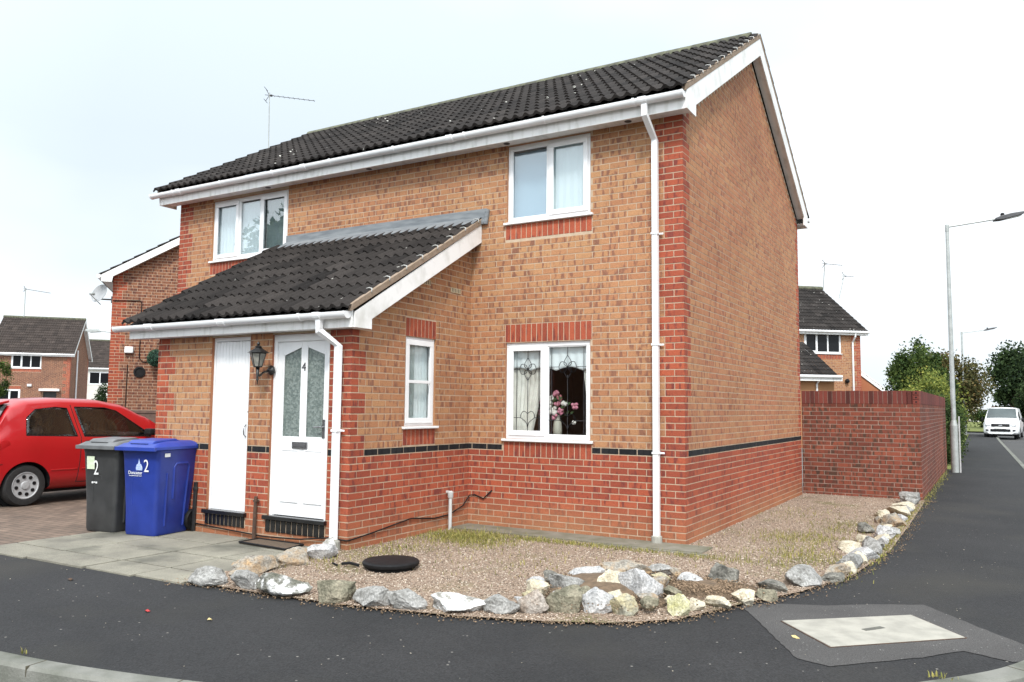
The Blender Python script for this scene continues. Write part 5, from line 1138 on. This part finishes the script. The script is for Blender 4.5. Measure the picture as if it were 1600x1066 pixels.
# ================================================================== GARDEN WALL
gw=thing('garden_wall',(.9,6.7,0),'dark red brick garden wall with a soldier course coping, beside the pavement','wall')
mb=MB(); GX=1.885; WY=6.6; WH=1.82
Fa=Fr((0,WY,0),(1,0,0),(0,-1,0)); 
bricks(mb,Fa,GX+.03,WH-.24,lambda k,z:[(-.03,GX,0)],x0=-.03,z0=-.045)
mb.face([Fa(-.03,0,-.1),Fa(GX,0,-.1),Fa(GX,0,WH-.01),Fa(-.03,0,WH-.01)],1)
Fc_=Fr((GX,WY,0),(0,1,0),(1,0,0)); LW=8.9
bricks(mb,Fc_,LW,WH-.24,lambda k,z:[(0,LW,0)],z0=-.045,par=1)
mb.face([Fc_(0,0,-.1),Fc_(LW,0,-.1),Fc_(LW,0,WH-.01),Fc_(0,0,WH-.01)],1)
mb.face([Fa(-.03,-.22,-.1),Fa(GX-.22,-.22,-.1),Fa(GX-.22,-.22,WH-.01),Fa(-.03,-.22,WH-.01)],1); mb.face([Fc_(.22,-.22,-.1),Fc_(LW,-.22,-.1),Fc_(LW,-.22,WH-.01),Fc_(.22,-.22,WH-.01)],1); mb.face([Fc_(LW,0,-.1),Fc_(LW,-.22,-.1),Fc_(LW,-.22,WH-.01),Fc_(LW,0,WH-.01)],1)
mb.build('brickwork',[DREDB,DMORT],gw,fix=False)
mb=MB()
def solid(F,x0,x1,z0,z1,dep):
    k=(R.random(),R.random(),0); mb.box(F,x0,x1,-dep,.008,z0,z1,0,k)
x=-.03
while x<GX-.10: solid(Fa,x+.004,min(x+.071,GX-.1),WH-.225,WH+R.uniform(-.004,.006),.215); x+=.075
for i in range(3): solid(Fa,GX-.098,GX-.003,WH-.225+i*.076,WH-.155+i*.076,.215)
y=.0
while y<LW-.05: solid(Fc_,y+.004,y+.071,WH-.2245,WH+R.uniform(-.004,.006),.2147) if y>.2 else solid(Fc_,y+.004,y+.071,WH-.2245,WH-.001,.09); y+=.075
mb.build('coping',[COPB],gw,.004)
mb=MB()
for i in range(3): mb.lathe(Fa(GX-.05,.006,WH-.19+i*.076),(0,-1,0),[(.014,0),(.014,.005)],10)
mb.build('core_hole',BLKPL,gw)
mb=MB(); mb.box(Fa,-.03,GX,-.218,-.002,WH-.24,WH-.012); mb.box(Fc_,.0,LW,-.218,-.002,WH-.24,WH-.0125); mb.build('mortar_bed',DMORT,gw)
# ================================================================== STREET LAMPS
def lamp(x,y,z0,H,label,arm=1.35,az=rad(90),r=.075,lean=0):
    t=thing('street_lamp',(x,y,z0),label,'street lamp','tall grey street lamps along the pavement')
    a=Vector((math.sin(az),math.cos(az),0)); b=Vector((x,y,z0)); tp=b+Vector((lean,0,H))
    m=MB(); m.tube([b,b+Vector((0,0,1.15))],r*1.25,16); m.tube([b+Vector((0,0,1.15)),b+Vector((0,0,1.28))],[r*1.25,r*.85],16); p=m.build('base',GREYMET,t,angle=40)
    q=b+(tp-b)*(1.25/H); m=MB(); m.tube([q,tp],[r*.8,r*.55],14); m.lathe(tuple(tp),(0,0,1),[(r*.65,-.14),(r*.65,.02),(r*.3,.04)],14); m.build('column',GREYMET,t,angle=40)
    e=tp+a*arm*.55+Vector((0,0,.14)); m=MB(); m.tube([tp+Vector((0,0,-.03)),e],.022,8); m.build('bracket_arm',GREYMET,t)
    F=Fr(e,(a+Vector((0,0,.22))).normalized(),a.cross(Vector((0,0,1))),Vector((0,0,1)))
    m=MB(); m.prism(F,[(-.05,-.035),(.12,-.06),(.55,-.045),(.68,-.01),(.67,.02),(.3,.05),(.05,.04),(-.05,.02)],-.13,.13); hd=m.build('lamp_head',DGREY,t,.012)
    m=MB(); m.lathe(tuple(F(.14,0,.045)),(0,0,1),[(.045,0),(.045,.05),(.03,.07)],12); m.build('photocell',BLKPL,hd)
    m=MB(); m.box(F,.18,.56,-.09,.09,-.062,-.05); m.build('lens',mat('lamp lens',(.4,.4,.38),.2,(.3,.3,.3),9),hd)
    return t
lamp(2.12,14.2,PZ,6.18,'nearest tall grey street lamp, at the end of the brick garden wall',arm=2.1,az=rad(70),r=.072)
lamp(1.50,49.4,PZ,6.45,'second street lamp, standing in the pavement near the white van',arm=2.4,az=rad(75),r=.085)
m=MB(); m.box(WF,2.22,2.25,14.16,14.24,PZ,1.35); tag(m.build('sign_back',mat('pale post',(.5,.5,.5),.5,(.4,.4,.4),9)),'slim pale marker post beside the foot of the nearest street lamp','post')
# ================================================================== PLANTS
LEAFG=attrmat('green leaf',.75,(.016,.032,.010),(.13,.17,.04),trans=.3,third=(.5,(.045,.08,.02)))
LEAFY=attrmat('yellow green leaf',.75,(.05,.07,.018),(.33,.32,.07),trans=.25,third=(.5,(.15,.19,.04)))
LEAFD=attrmat('dark evergreen leaf',.8,(.010,.022,.010),(.055,.085,.028),trans=.2,third=(.5,(.026,.048,.016)))
LEAFB=attrmat('rusty green leaf',.8,(.03,.035,.012),(.19,.13,.05),trans=.25,third=(.5,(.08,.08,.028)))
LEAFM=attrmat('mid green leaf',.8,(.014,.028,.010),(.085,.115,.03),trans=.25,third=(.5,(.036,.062,.018)))
LEAFT=attrmat('blue green leaf',.6,(.01,.04,.025),(.06,.14,.09))
def tree(name,base,H,crown,nleaf,ls,lm,label,cat='tree',group=None,trunkr=.15,clumps=26,stems=1,spread=.75,low=.25):
    """crown: (cx,cy,cz,rx,ry,rz) relative to base"""
    t=thing(name,base,label,cat,group); B=Vector(base); c=B+Vector(crown[:3]); rx,ry,rz=crown[3:]
    cl=[]
    for i in range(clumps):
        while True:
            v=Vector((R.uniform(-1,1),R.uniform(-1,1),R.uniform(-1,1)))
            if .25<v.length<1: break
        v=v.normalized()*(v.length**.5)*spread
        cl.append((c+Vector((v.x*rx,v.y*ry,v.z*rz)),R.uniform(.20,.42)*min(rx,rz)*(1.1 if clumps<50 else .8),R.uniform(-.22,.22)))
    m=MB()
    for s in range(stems):
        b0=B+Vector((R.uniform(-.3,.3)*(stems>1)*rx,R.uniform(-.3,.3)*(stems>1)*ry,-.1)); mid=b0.lerp(c,.55)+Vector((R.uniform(-.15,.15),R.uniform(-.15,.15),0)); m.tube([b0,b0.lerp(mid,.5)+Vector((R.uniform(-.1,.1),0,0)),mid,c+Vector((0,0,rz*.2))],[trunkr,trunkr*.8,trunkr*.6,trunkr*.2],8)
        for q,rr,_ in cl[s::stems]:
            f=R.uniform(.3,1); st=b0.lerp(mid,f); k=st.lerp(q,.5)+Vector((0,0,-.05*rz)); m.tube([st,k,q],[trunkr*.35,trunkr*.2,trunkr*.07],5)
    m.build('trunk',TRUNK,t,smooth=True)
    per=nleaf//clumps; P_=[];K_=[]
    for q,rr,dk in cl:
        n_=int(per*R.uniform(.7,1.3)); d=rg.normal(size=(n_,3)); d/=np.linalg.norm(d,axis=1)[:,None]; rad_=rr*(rg.uniform(0,1,n_)**.45)*rg.uniform(.8,1.25,n_)
        p=np.array(q)[None]+d*rad_[:,None]*np.array([rx/min(rx,rz),ry/min(rx,rz),rz/min(rx,rz)*.9]); P_.append(p); K_.append(np.clip(rg.normal(.5+dk,.2,n_),0,1))
    ns=nleaf//14; d=rg.normal(size=(ns,3)); d/=np.linalg.norm(d,axis=1)[:,None]; P_.append(np.array(c)[None]+d*np.array([rx,ry,rz])*rg.uniform(.6,1.08,ns)[:,None]); K_.append(rg.uniform(.2,1,ns))
    P_=np.concatenate(P_); K_=np.concatenate(K_); k=P_[:,2]>base[2]+.02; P_=P_[k]; K_=K_[k]
    inv=np.array(t.matrix_basis.translation); soup('crown',P_-inv,rg.uniform(.6,1.2,len(P_))*ls,lm,K_,'leaf',parent=t); return t
tree('bush',(1.5,17.8,0),2.2,(0,0,1.0,.85,2.0,1.1),22000,.055,LEAFM,'dark green bush bulging over the pavement at the end of the brick wall','bush',trunkr=.05,clumps=30,stems=3)
tree('bush',(1.12,21.0,0),2.8,(0,0,1.45,.85,2.6,1.42),21000,.07,LEAFY,'yellow green hedge shrub behind the brick wall end','bush',trunkr=.06,clumps=34,stems=3)
tree('garden_tree',(.58,25.5,0),4.4,(0,0,2.15,1.2,1.6,1.95),24000,.085,LEAFG,'round green garden tree beside the far house','tree',trunkr=.09,clumps=60,spread=.88)
tree('bush',(.85,29,0),3.4,(0,0,1.7,1.3,2.6,1.6),14000,.09,LEAFY,'olive shrub between the round tree and the second lamp','bush',trunkr=.08,clumps=30,stems=3)
tree('garden_tree',(.3,50,0),5,(0,0,2.9,2.5,3.0,2.5),12000,.15,LEAFB,'rusty green tree behind the second street lamp','tree',trunkr=.12,clumps=30)
tree('roadside_tree',(5.3,72,0),7,(0,0,3.9,2.9,2.6,3.3),14000,.2,LEAFD,'big dark round tree at the right edge above the white van','tree',trunkr=.25,clumps=34)
tree('roadside_tree',(6.0,64,0),5.5,(0,0,2.3,1.5,2,2.2),9000,.17,LEAFD,'lower dark tree in front of the big round one at the right edge','tree',trunkr=.2,clumps=24)
tree('bush',(1.35,26.5,0),2.4,(0,0,1.1,.75,4.0,1.15),20000,.075,LEAFG,'mid green hedge running along the pavement behind the nearest lamp','bush',trunkr=.05,clumps=40,stems=4)
tree('bush',(2.6,80,0),3,(0,0,.8,2.2,1.6,1.0),4000,.17,LEAFG,'low light green bush behind the white van','bush',trunkr=.1,clumps=16,stems=3)
tree('bush',(-.6,85,0),3,(0,0,1.3,2.2,1.6,1.7),4000,.17,LEAFD,'dark shrub beyond the verge behind the second lamp','bush',trunkr=.1,clumps=16,stems=3)
tree('garden_tree',(-36.6,16.9,0),3,(0,0,1.5,.75,.75,1.15),8000,.08,LEAFD,'small dark bushy tree in front of the white rendered house','tree',trunkr=.06,clumps=24)
tree('garden_tree',(-39.6,12.9,0),3.6,(0,0,2.6,.6,.7,.95),5000,.07,LEAFG,'green tree cut off by the left edge of the photo','tree',trunkr=.06,clumps=18)
tree('roadside_tree',(-20.2,-13.6,0),9.5,(0,0,6.2,2.5,2.2,2.9),12000,.22,LEAFG,'tree across the street, seen only as a reflection in the bedroom window','tree',trunkr=.25,clumps=30)
tree('roadside_tree',(-27,-21,0),8,(0,0,5.0,3.0,3.0,3.0),6000,.24,LEAFG,'further tree across the street, reflected at the left of the bedroom window','tree',trunkr=.25,clumps=24)
# ================================================================== OTHER HOUSES
def bhouse(name,E,az,LEN,DEP,EZ,RZ_,label,wins,brick=None,facade=None,tm=None,doors=(),q=True,pipes=(),left=True,plain=None,gpipes=(),over=.25,barg=True,ft=.335,wallpart='wall'):
    """E: right hand front corner, az: compass direction in which the front runs to the right; local x = distance to the LEFT of that corner"""
    rz=PI/2-az; t=thing(name,(E[0],E[1],0),label,'house',rz=rz)
    ur=Vector((math.sin(az),math.cos(az),0)); nin=Vector((-ur.y,ur.x,0))   # into the house
    F=Fr((E[0],E[1],0),-ur,-nin); G=Fr((E[0],E[1],0),nin,ur)
    ms=brick or [OLDB,REDB,BLKB,MORT]; bm2=ms
    m=MB(); holes=[w[:4] for w in wins]+[d[:4] for d in doors]
    if plain:
        backing(m,F,0,LEN,-.1,EZ,holes,0,.1)
        m.face([G(0,0,-.1),G(DEP,0,-.1),G(DEP,0,EZ),G(DEP/2,0,RZ_-.12),G(0,0,EZ)],0)
    else:
        def sg(k,z):
            if z<.945: return [(0,LEN,1)]
            a=quoin(k,.45,.225); return [(0,a,1),(a,LEN-a,0),(LEN-a,LEN,1)] if q else [(0,LEN,0)]
        sol=[(w[0]-.02,w[1]+.02,w[3]+.005,w[3]+.22,1) for w in holes if w[3]<EZ-.3]+[(w[0]-.02,w[1]+.02,w[2]-.24,w[2]-.03,1) for w in wins if w[2]>.5]
        bricks(m,F,LEN,EZ,sg,holes,sold=sol); backing(m,F,0,LEN,-.1,EZ,holes,3,.1,0)
        SLP=(RZ_-.1-EZ)/(DEP/2)
        def sg2(k,z):
            a=quoin(k,.225,.3375); return [(0,a,1),(a,DEP-a,0),(DEP-a,DEP,1)] if z>.945 and q else [(0,DEP,1 if z<.945 else 0)]
        bricks(m,G,DEP,RZ_-.15,sg2,[],par=1,rake=lambda z:(max(0,(z-EZ)/SLP+.02),min(DEP,DEP-(z-EZ)/SLP-.02)) if z>EZ else (0,DEP))
        m.face([G(0,0,-.1),G(DEP,0,-.1),G(DEP,0,EZ),G(DEP/2,0,RZ_-.12),G(0,0,EZ)],3)
    K=Fr(E+(0,) if len(E)==2 else E,-ur,nin); bk=lambda x,d,z: Vector((E[0],E[1],0))-ur*x+nin*d+Vector((0,0,z))
    m.face([bk(0,DEP,-.1),bk(LEN,DEP,-.1),bk(LEN,DEP,EZ),bk(0,DEP,EZ)],0,(.5,.5,.5)); m.face([bk(LEN,0,-.1),bk(LEN,DEP,-.1),bk(LEN,DEP,EZ),bk(LEN,DEP/2,RZ_-.12),bk(LEN,0,EZ)],0,(.5,.5,.5))
    m.build(wallpart,ms,t,fix=False)
    for w in wins:
        ww=window(t,F,*w[:4],w[4],fr=.07,glass=FARPANE)
        r_=MB(); r_.box(F,w[0]-.1,w[1]+.1,-.5,-.16,w[2]-.1,w[3]+.1) if False else None
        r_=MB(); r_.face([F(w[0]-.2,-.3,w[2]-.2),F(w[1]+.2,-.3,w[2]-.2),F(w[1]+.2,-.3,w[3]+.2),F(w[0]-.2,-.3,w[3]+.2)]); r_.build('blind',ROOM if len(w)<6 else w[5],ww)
    for d in doors:
        r_=MB(); r_.box(F,d[0],d[1],-.14,-.08,d[2],d[3]); r_.build('door',mat('dark door',(.02,.02,.022),.5,(.03,.03,.03),9),t)
    th=(RZ_-EZ-.1)/(DEP/2+.0); ov=.3; zs=EZ+.12-ov*th*0-.0; sl3=math.hypot(DEP/2+ov,(DEP/2+ov)*th)
    m=MB(); z0_=RZ_-(DEP/2+ov)*th
    A=bk(LEN+over,-ov,z0_); tiles(m,A,ur,nin+Vector((0,0,th)),LEN+2*over,sl3,ft,seg=4)
    A=bk(-over,DEP+ov,z0_); tiles(m,A,-ur,-nin+Vector((0,0,th)),LEN+2*over,sl3,ft,seg=4)
    rf=m.build('roof',tm or TILE,t,fix=False)
    m=MB(); m.tube([bk(-over,DEP/2,RZ_+.01),bk(LEN+over,DEP/2,RZ_+.01)],.12,10); m.build('ridge_tiles',RIDGE,rf,angle=50)
    m=MB(); 
    for xx in (-over+.02,): 
        for s in (0,1):
            g=(lambda d:d) if s==0 else (lambda d:DEP-d)
            P4=[(g(-.24),z0_-.14),(g(.0),z0_-.14),(g(.02),z0_+.0),(g(DEP/2),RZ_-.20),(g(DEP/2),RZ_-.02),(g(-.24),z0_+.03)]
            FF=Fr((E[0],E[1],0),nin,ur); m.prism(FF,P4,.22 if over>.2 else .05,.245 if over>.2 else .075)
            m.prism(FF,[(g(0),z0_-.0+.02),(g(DEP/2),RZ_-.2+.02),(g(DEP/2),RZ_-.19+.02),(g(0),z0_+.03)],.0,.22 if over>.2 else .05)
            m.box(F,-.22,LEN+over-.02,.0 if s==0 else -DEP-.24,.24 if s==0 else -DEP,z0_-.14,z0_-.13)
    m.build('bargeboard',WPAINT,t)
    m=MB(); m.box(F,-over+.03,LEN+over-.02,.22,.245,z0_-.14,z0_+.03); m.build('fascia',WPAINT,t)
    m=MB(); m.tube([F(-over,.30,z0_-.01),F(LEN+over,.30,z0_-.01)],.055,8); g_=m.build('gutter',WHITE,t)
    for x in pipes:
        m=MB(); m.tube([F(x,.28,z0_-.05),F(x,.26,z0_-.22),F(x,.06,z0_-.45),F(x,.06,-.03)],.04,6); m.build('downpipe',WHITE,t)
    for x in gpipes:
        m=MB(); m.tube([G(x,.06,EZ+.3),G(x,.06,-.03)],.05,6); m.build('downpipe',WHITE,t)
    return t,F,G,bk
L3=[(0,.34,False),(.34,.66,False),(.66,1,True)]; L2=[(0,.5,True),(.5,1,False)]

# neighbour: gable faces us
nb,F,G,bk=bhouse('neighbour_house',(-16.0,3.5),rad(130),7.5,6.3,4.72,6.75,'brown brick neighbouring house whose gable end faces us, left of the porch',[],q=True,over=.25)
ur=G.n; 
m=MB(); m.lathe(G(.70,.0,2.27),tuple(ur),[(.14,0),(.14,.03),(.10,.035),(.09,.012)],20); m.build('boiler_vent',BLKPL,nb)
m=MB(); m.box(G,.34,.54,0,.1,2.74,2.9); m.build('alarm_box',WHITE,nb,.02)
m=MB(); m.tube([G(.02,.02,4.05),G(.64,.02,4.08),G(.68,.02,4.02),G(.68,.02,2.62),G(.76,.02,2.53),G(1.9,.02,2.53)],.012,5); m.tube([G(.42,.02,2.45),G(.41,.02,.8)],.010,5); m.build('wall_cable',BLKPL,nb)
# satellite dish at its corner
sd_=thing('satellite_dish',tuple(F(-.0,.0,4.1)),'grey satellite dish on the left corner of the neighbouring house','satellite dish')
ax_=(F.n*.62+ur*.72+Vector((0,0,.35))).normalized(); dc=F(-.0,.26,4.2)
m=MB(); m.lathe(tuple(dc),tuple(ax_),[(.001,0),(.10,.010),(.18,.035),(.24,.065),(.245,.06),(.18,.025),(.10,.0),(.001,-.01)],28); m.build('dish',mat('grey dish',(.33,.34,.35),.5,(.27,.28,.29),8),sd_,angle=60)
m=MB(); m.tube([F(.05,.02,4.08),F(.05,.25,4.08),dc-ax_*.02],.02,6); m.box(F,.0,.12,0,.03,4.0,4.16); m.build('bracket',DGREY,sd_)
m=MB(); e=dc+ax_*.34+Vector((0,0,-.16)); m.tube([dc-Vector((0,0,.26)),e],.012,6); m.build('feed_arm',GREYMET,sd_); m=MB(); m.tube([e,e+Vector((0,0,.04))-ax_*.06,e-ax_*.12+Vector((0,0,.06))],[.03,.035,.04],10); m.build('receiver',GREYMET,sd_)
# topiary ball
tb=thing('topiary_ball',tuple(G(1.12,.3,2.75)),'blue green artificial leaf ball hanging on the neighbouring gable by the porch corner','topiary ball')
c=np.array(G(1.10,.26,2.62)); d=rg.normal(size=(1500,3)); d/=np.linalg.norm(d,axis=1)[:,None]
soup('leaves',c+d*.21*rg.uniform(.9,1.05,1500)[:,None]-np.array(tb.matrix_basis.translation),rg.uniform(.02,.035,1500),LEAFT,rg.uniform(0,1,1500),'leaf',parent=tb)
m=MB(); m.blob(c,.17,seg=14); m.tube([Vector(c),Vector(c)+Vector((0,0,.35)),G(1.10,0,3.03)],.006,5); m.build('core',mat('dark green core',(.01,.03,.02),.9,(.02,.04,.03),9),tb,smooth=True)
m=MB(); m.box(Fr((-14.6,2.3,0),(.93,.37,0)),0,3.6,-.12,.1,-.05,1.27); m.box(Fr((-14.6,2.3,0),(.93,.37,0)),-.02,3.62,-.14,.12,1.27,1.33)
tag(m.build('low_wall',mat('dark brown brick wall',(.09,.055,.045),.9,(.13,.08,.06),9,.3,40)),'low dark brick wall in front of the neighbouring gable','wall')  # dark brown brick tone, lightly mottled
# far right house
rh,F,G,bk=bhouse('far_house',(-1.98,30.0),rad(48),7.0,6.6,5.02,7.35,'brick house with a three light upper window seen over the garden wall',[(.95,2.75,3.95,5.0,L3)],brick=[BUFF,REDB,BLKB,MORT],pipes=(.42,),q=True)
m=MB(); A=bk(6.2,-3.0,2.75); tiles(m,A,G.n,Vector(-F.n)+Vector((0,0,.62)),3.2,3.1,.335,seg=4); m.build('porch_roof',TILE,rh,fix=False)
m=MB(); m.box(F,2.95,6.2,2.9,3.05,2.62,2.78); m.build('fascia',WPAINT,rh); 
m=MB(); m.prism(F,[(3.1,-.05),(6.2,-.05),(6.2,2.65),(3.1,2.65)],0,2.7,0); m.build('porch_wall',[BUFF],rh)
m=MB(); m.tube([F(3.0,3.1,2.8),F(6.3,3.1,2.8)],.055,8); m.tube([F(3.9,3.08,2.75),F(3.9,2.75,2.5),F(3.9,2.75,0)],.04,6); m.build('gutter',WHITE,rh)
m=MB(); m.blob(F(.75,.1,2.75),.1,seg=10); m.build('boiler_vent',BLKPL,rh)
# its side wing with a sloping white verge
m=MB(); GG=Fr(G(.3,0,0),G.n,F.n); m.prism(GG,[(0,-.05),(2.0,-.05),(2.0,1.80),(0,3.12)],-4,0,0); m.build('side_wing',[REDB],rh)
m=MB(); m.prism(GG,[(.0,3.13),(2.2,1.68),(2.2,1.88),(.0,3.33)],-.02,.06); m.prism(GG,[(.0,3.29),(2.2,1.84),(2.2,1.92),(.0,3.37)],-4,.06); m.build('wing_roof',WPAINT,rh)
# far left houses
lh,F,G,bk=bhouse('far_house',(-50.9,23.2),rad(41),4.7,6.6,4.85,7.45,'brown brick end house with a dark doorway, seen over the red car at the left',[(1.75,3.55,3.75,4.75,L3),(2.9,4.2,1.15,2.35,L2)],doors=[(.75,1.55,0,2.2)],tm=TILE2,pipes=(4.5,),gpipes=(2.0,))
m=MB(); m.box(F,.55,1.75,0,.35,2.25,2.4); m.build('door_canopy',WPAINT,lh); m=MB(); m.box(F,2.25,2.5,0,.12,2.55,2.7); m.blob(F(4.65,.06,2.3),.13,seg=8); m.build('wall_box',WHITE,lh)
l2,F,G,bk=bhouse('far_house',(-54.3,18.4),rad(32),8,6.6,4.6,7.1,'brick house cut off by the left edge of the photo',[(1.5,2.8,1.2,2.3,L2)],tm=TILE2)
REND=mat('cream render',(.62,.60,.55),.9,(.55,.53,.48),2)
wh,F,G,bk=bhouse('far_house',(-73.5,45.5),rad(40),9,7,5.2,8.2,'white rendered house with a dark roof between the brown end house and the neighbouring gable',[(4.0,6.0,3.4,4.7,L2),(1.2,2.6,3.4,4.7,L2)],brick=[REND,REND,REND,REND],plain=True,tm=TILE2)
m=MB(); m.box(Fr((-41,15.2,0),(.86,.51,0)),0,6,-.05,.05,0,1.35); tag(m.build('fence',mat('black fence',(.012,.011,.01),.9,(.02,.02,.018),9)),'black boarded fence in front of the white rendered house','fence')
m=MB()
for i in range(9): m.box(Fr((3.0,92,0),(1,0,0)),i*1.2,i*1.2+1.17,-.05,.05,0,2.0)
tag(m.build('fence',mat('red brown fence',(.13,.06,.04),.9,(.09,.045,.03),4)),'red brown boarded fence behind the white van','fence')
m=MB(); m.box(WF,-2.5,-.8,100,104,0,2.4); m.prism(WF,[(-2.7,2.4),(-.6,2.4),(-1.65,3.3)],99.8,104.2,1); tag(m.build('far_garage',[REND,WPAINT]),'pale garage glimpsed beyond the second lamp','garage')
m=MB(); m.box(WF,.2,1.6,120,124,0,3.6); m.prism(WF,[(0,3.6),(1.9,3.6),(.9,4.6)],119.5,124.5,1); tag(m.build('far_gable',[REND,TILE2]),'pale far house glimpsed between the rusty tree and the big dark tree','house')
m=MB(); m.tube([(-1.02,62,0),(-1.02,62,6.0)],.13,8); m.box(WF,-1.9,-.15,61.95,62.05,5.2,5.3)
tag(m.build('telegraph_pole',TRUNK),'dark wooden telegraph pole left of the round green tree','pole')
# aerials
def aerial(base,top,az,n_,label,L_=1.1,r=.014):
    t=thing('tv_aerial',base,label,'tv aerial','tv aerials on the roofs'); b=Vector(base); p=Vector(top); a=Vector((math.sin(az),math.cos(az),-.12)); s=Vector((a.y,-a.x,0)).normalized()
    m=MB(); m.tube([b,p],r,6); m.build('mast',GREYMET,t)
    q=p-Vector((0,0,.08)); m=MB(); m.tube([q-a*.12,q+a*L_],r*.6,5)
    for i in range(n_):
        c=q+a*(.12+(L_-.15)*i/max(1,n_-1)); m.tube([c-s*.09*(1-.03*i),c+s*.09*(1-.03*i)],r*.35,4)
    for z in (-.17,.17): m.tube([q+a*.0,q-a*.1+Vector((0,0,z))],r*.6,4); m.tube([q-a*.1+Vector((0,0,z))-s*.15,q-a*.1+Vector((0,0,z))+s*.15],r*.6,4)
    m.blob(q+a*.05,.045,seg=6,sc3=(1,1,.7)); m.build('antenna',DGREY,t); return t
aerial((-13.78,6.42,6.5),(-13.73,6.30,9.97),rad(60),9,'tall tv aerial rising behind the main roof, left of the middle',1.25)
aerial((-16.9,8.0,6.4),(-16.9,8.0,8.8),rad(-60),5,'small tv aerial peeping over the left slope of the main roof',.7)
aerial((-3.9,32.4,7.2),(-3.75,32.2,8.6),rad(70),6,'tv aerial on the ridge of the house behind the garden wall',.8,.02)
aerial((-3.1,31.8,6.7),(-2.85,32,7.9),rad(80),3,'short bent tv aerial on the right slope of the house behind the garden wall',.4,.018)
aerial((-53.8,21.5,7.3),(-53.8,21.5,9.3),rad(35),6,'tv aerial above the house cut off at the left edge',1.5,.03)
aerial((-49.9,25.5,7.3),(-49.9,25.5,8.6),rad(55),3,'thin tv aerial at the right end of the brown end house roof',.9,.02)
t=thing('street_lamp',(-39.2,18.8,-.1),'distant street lamp with its arm to the left, beside the neighbouring gable','street lamp')
m=MB(); m.tube([(-39.2,18.8,-.1),(-39.2,18.8,5.45)],[.09,.05],10); m.build('column',GREYMET,t)
m=MB(); m.tube([(-39.2,18.8,5.4),(-39.9,18.25,5.5)],.03,6); m.build('bracket_arm',GREYMET,t); m=MB(); m.prism(Fr((-39.9,18.25,5.5),(-.79,-.62,0)),[(-.05,-.06),(.5,-.10),(.75,-.02),(.7,.08),(.1,.10)],-.14,.14); m.build('lamp_head',GREYMET,t,.02)

# houses across the street, behind the camera; seen only in the window reflections
oh,F,G,bk=bhouse('opposite_house',(-26,-22),rad(270),24,7,4.8,7.0,'brick row across the street, seen only as reflections in the windows',[(3,4.8,1.1,2.3,L2),(10,11.8,1.1,2.3,L2),(17,18.8,1.1,2.3,L2)],brick=[OLDB]*4,plain=True,ft=.5)
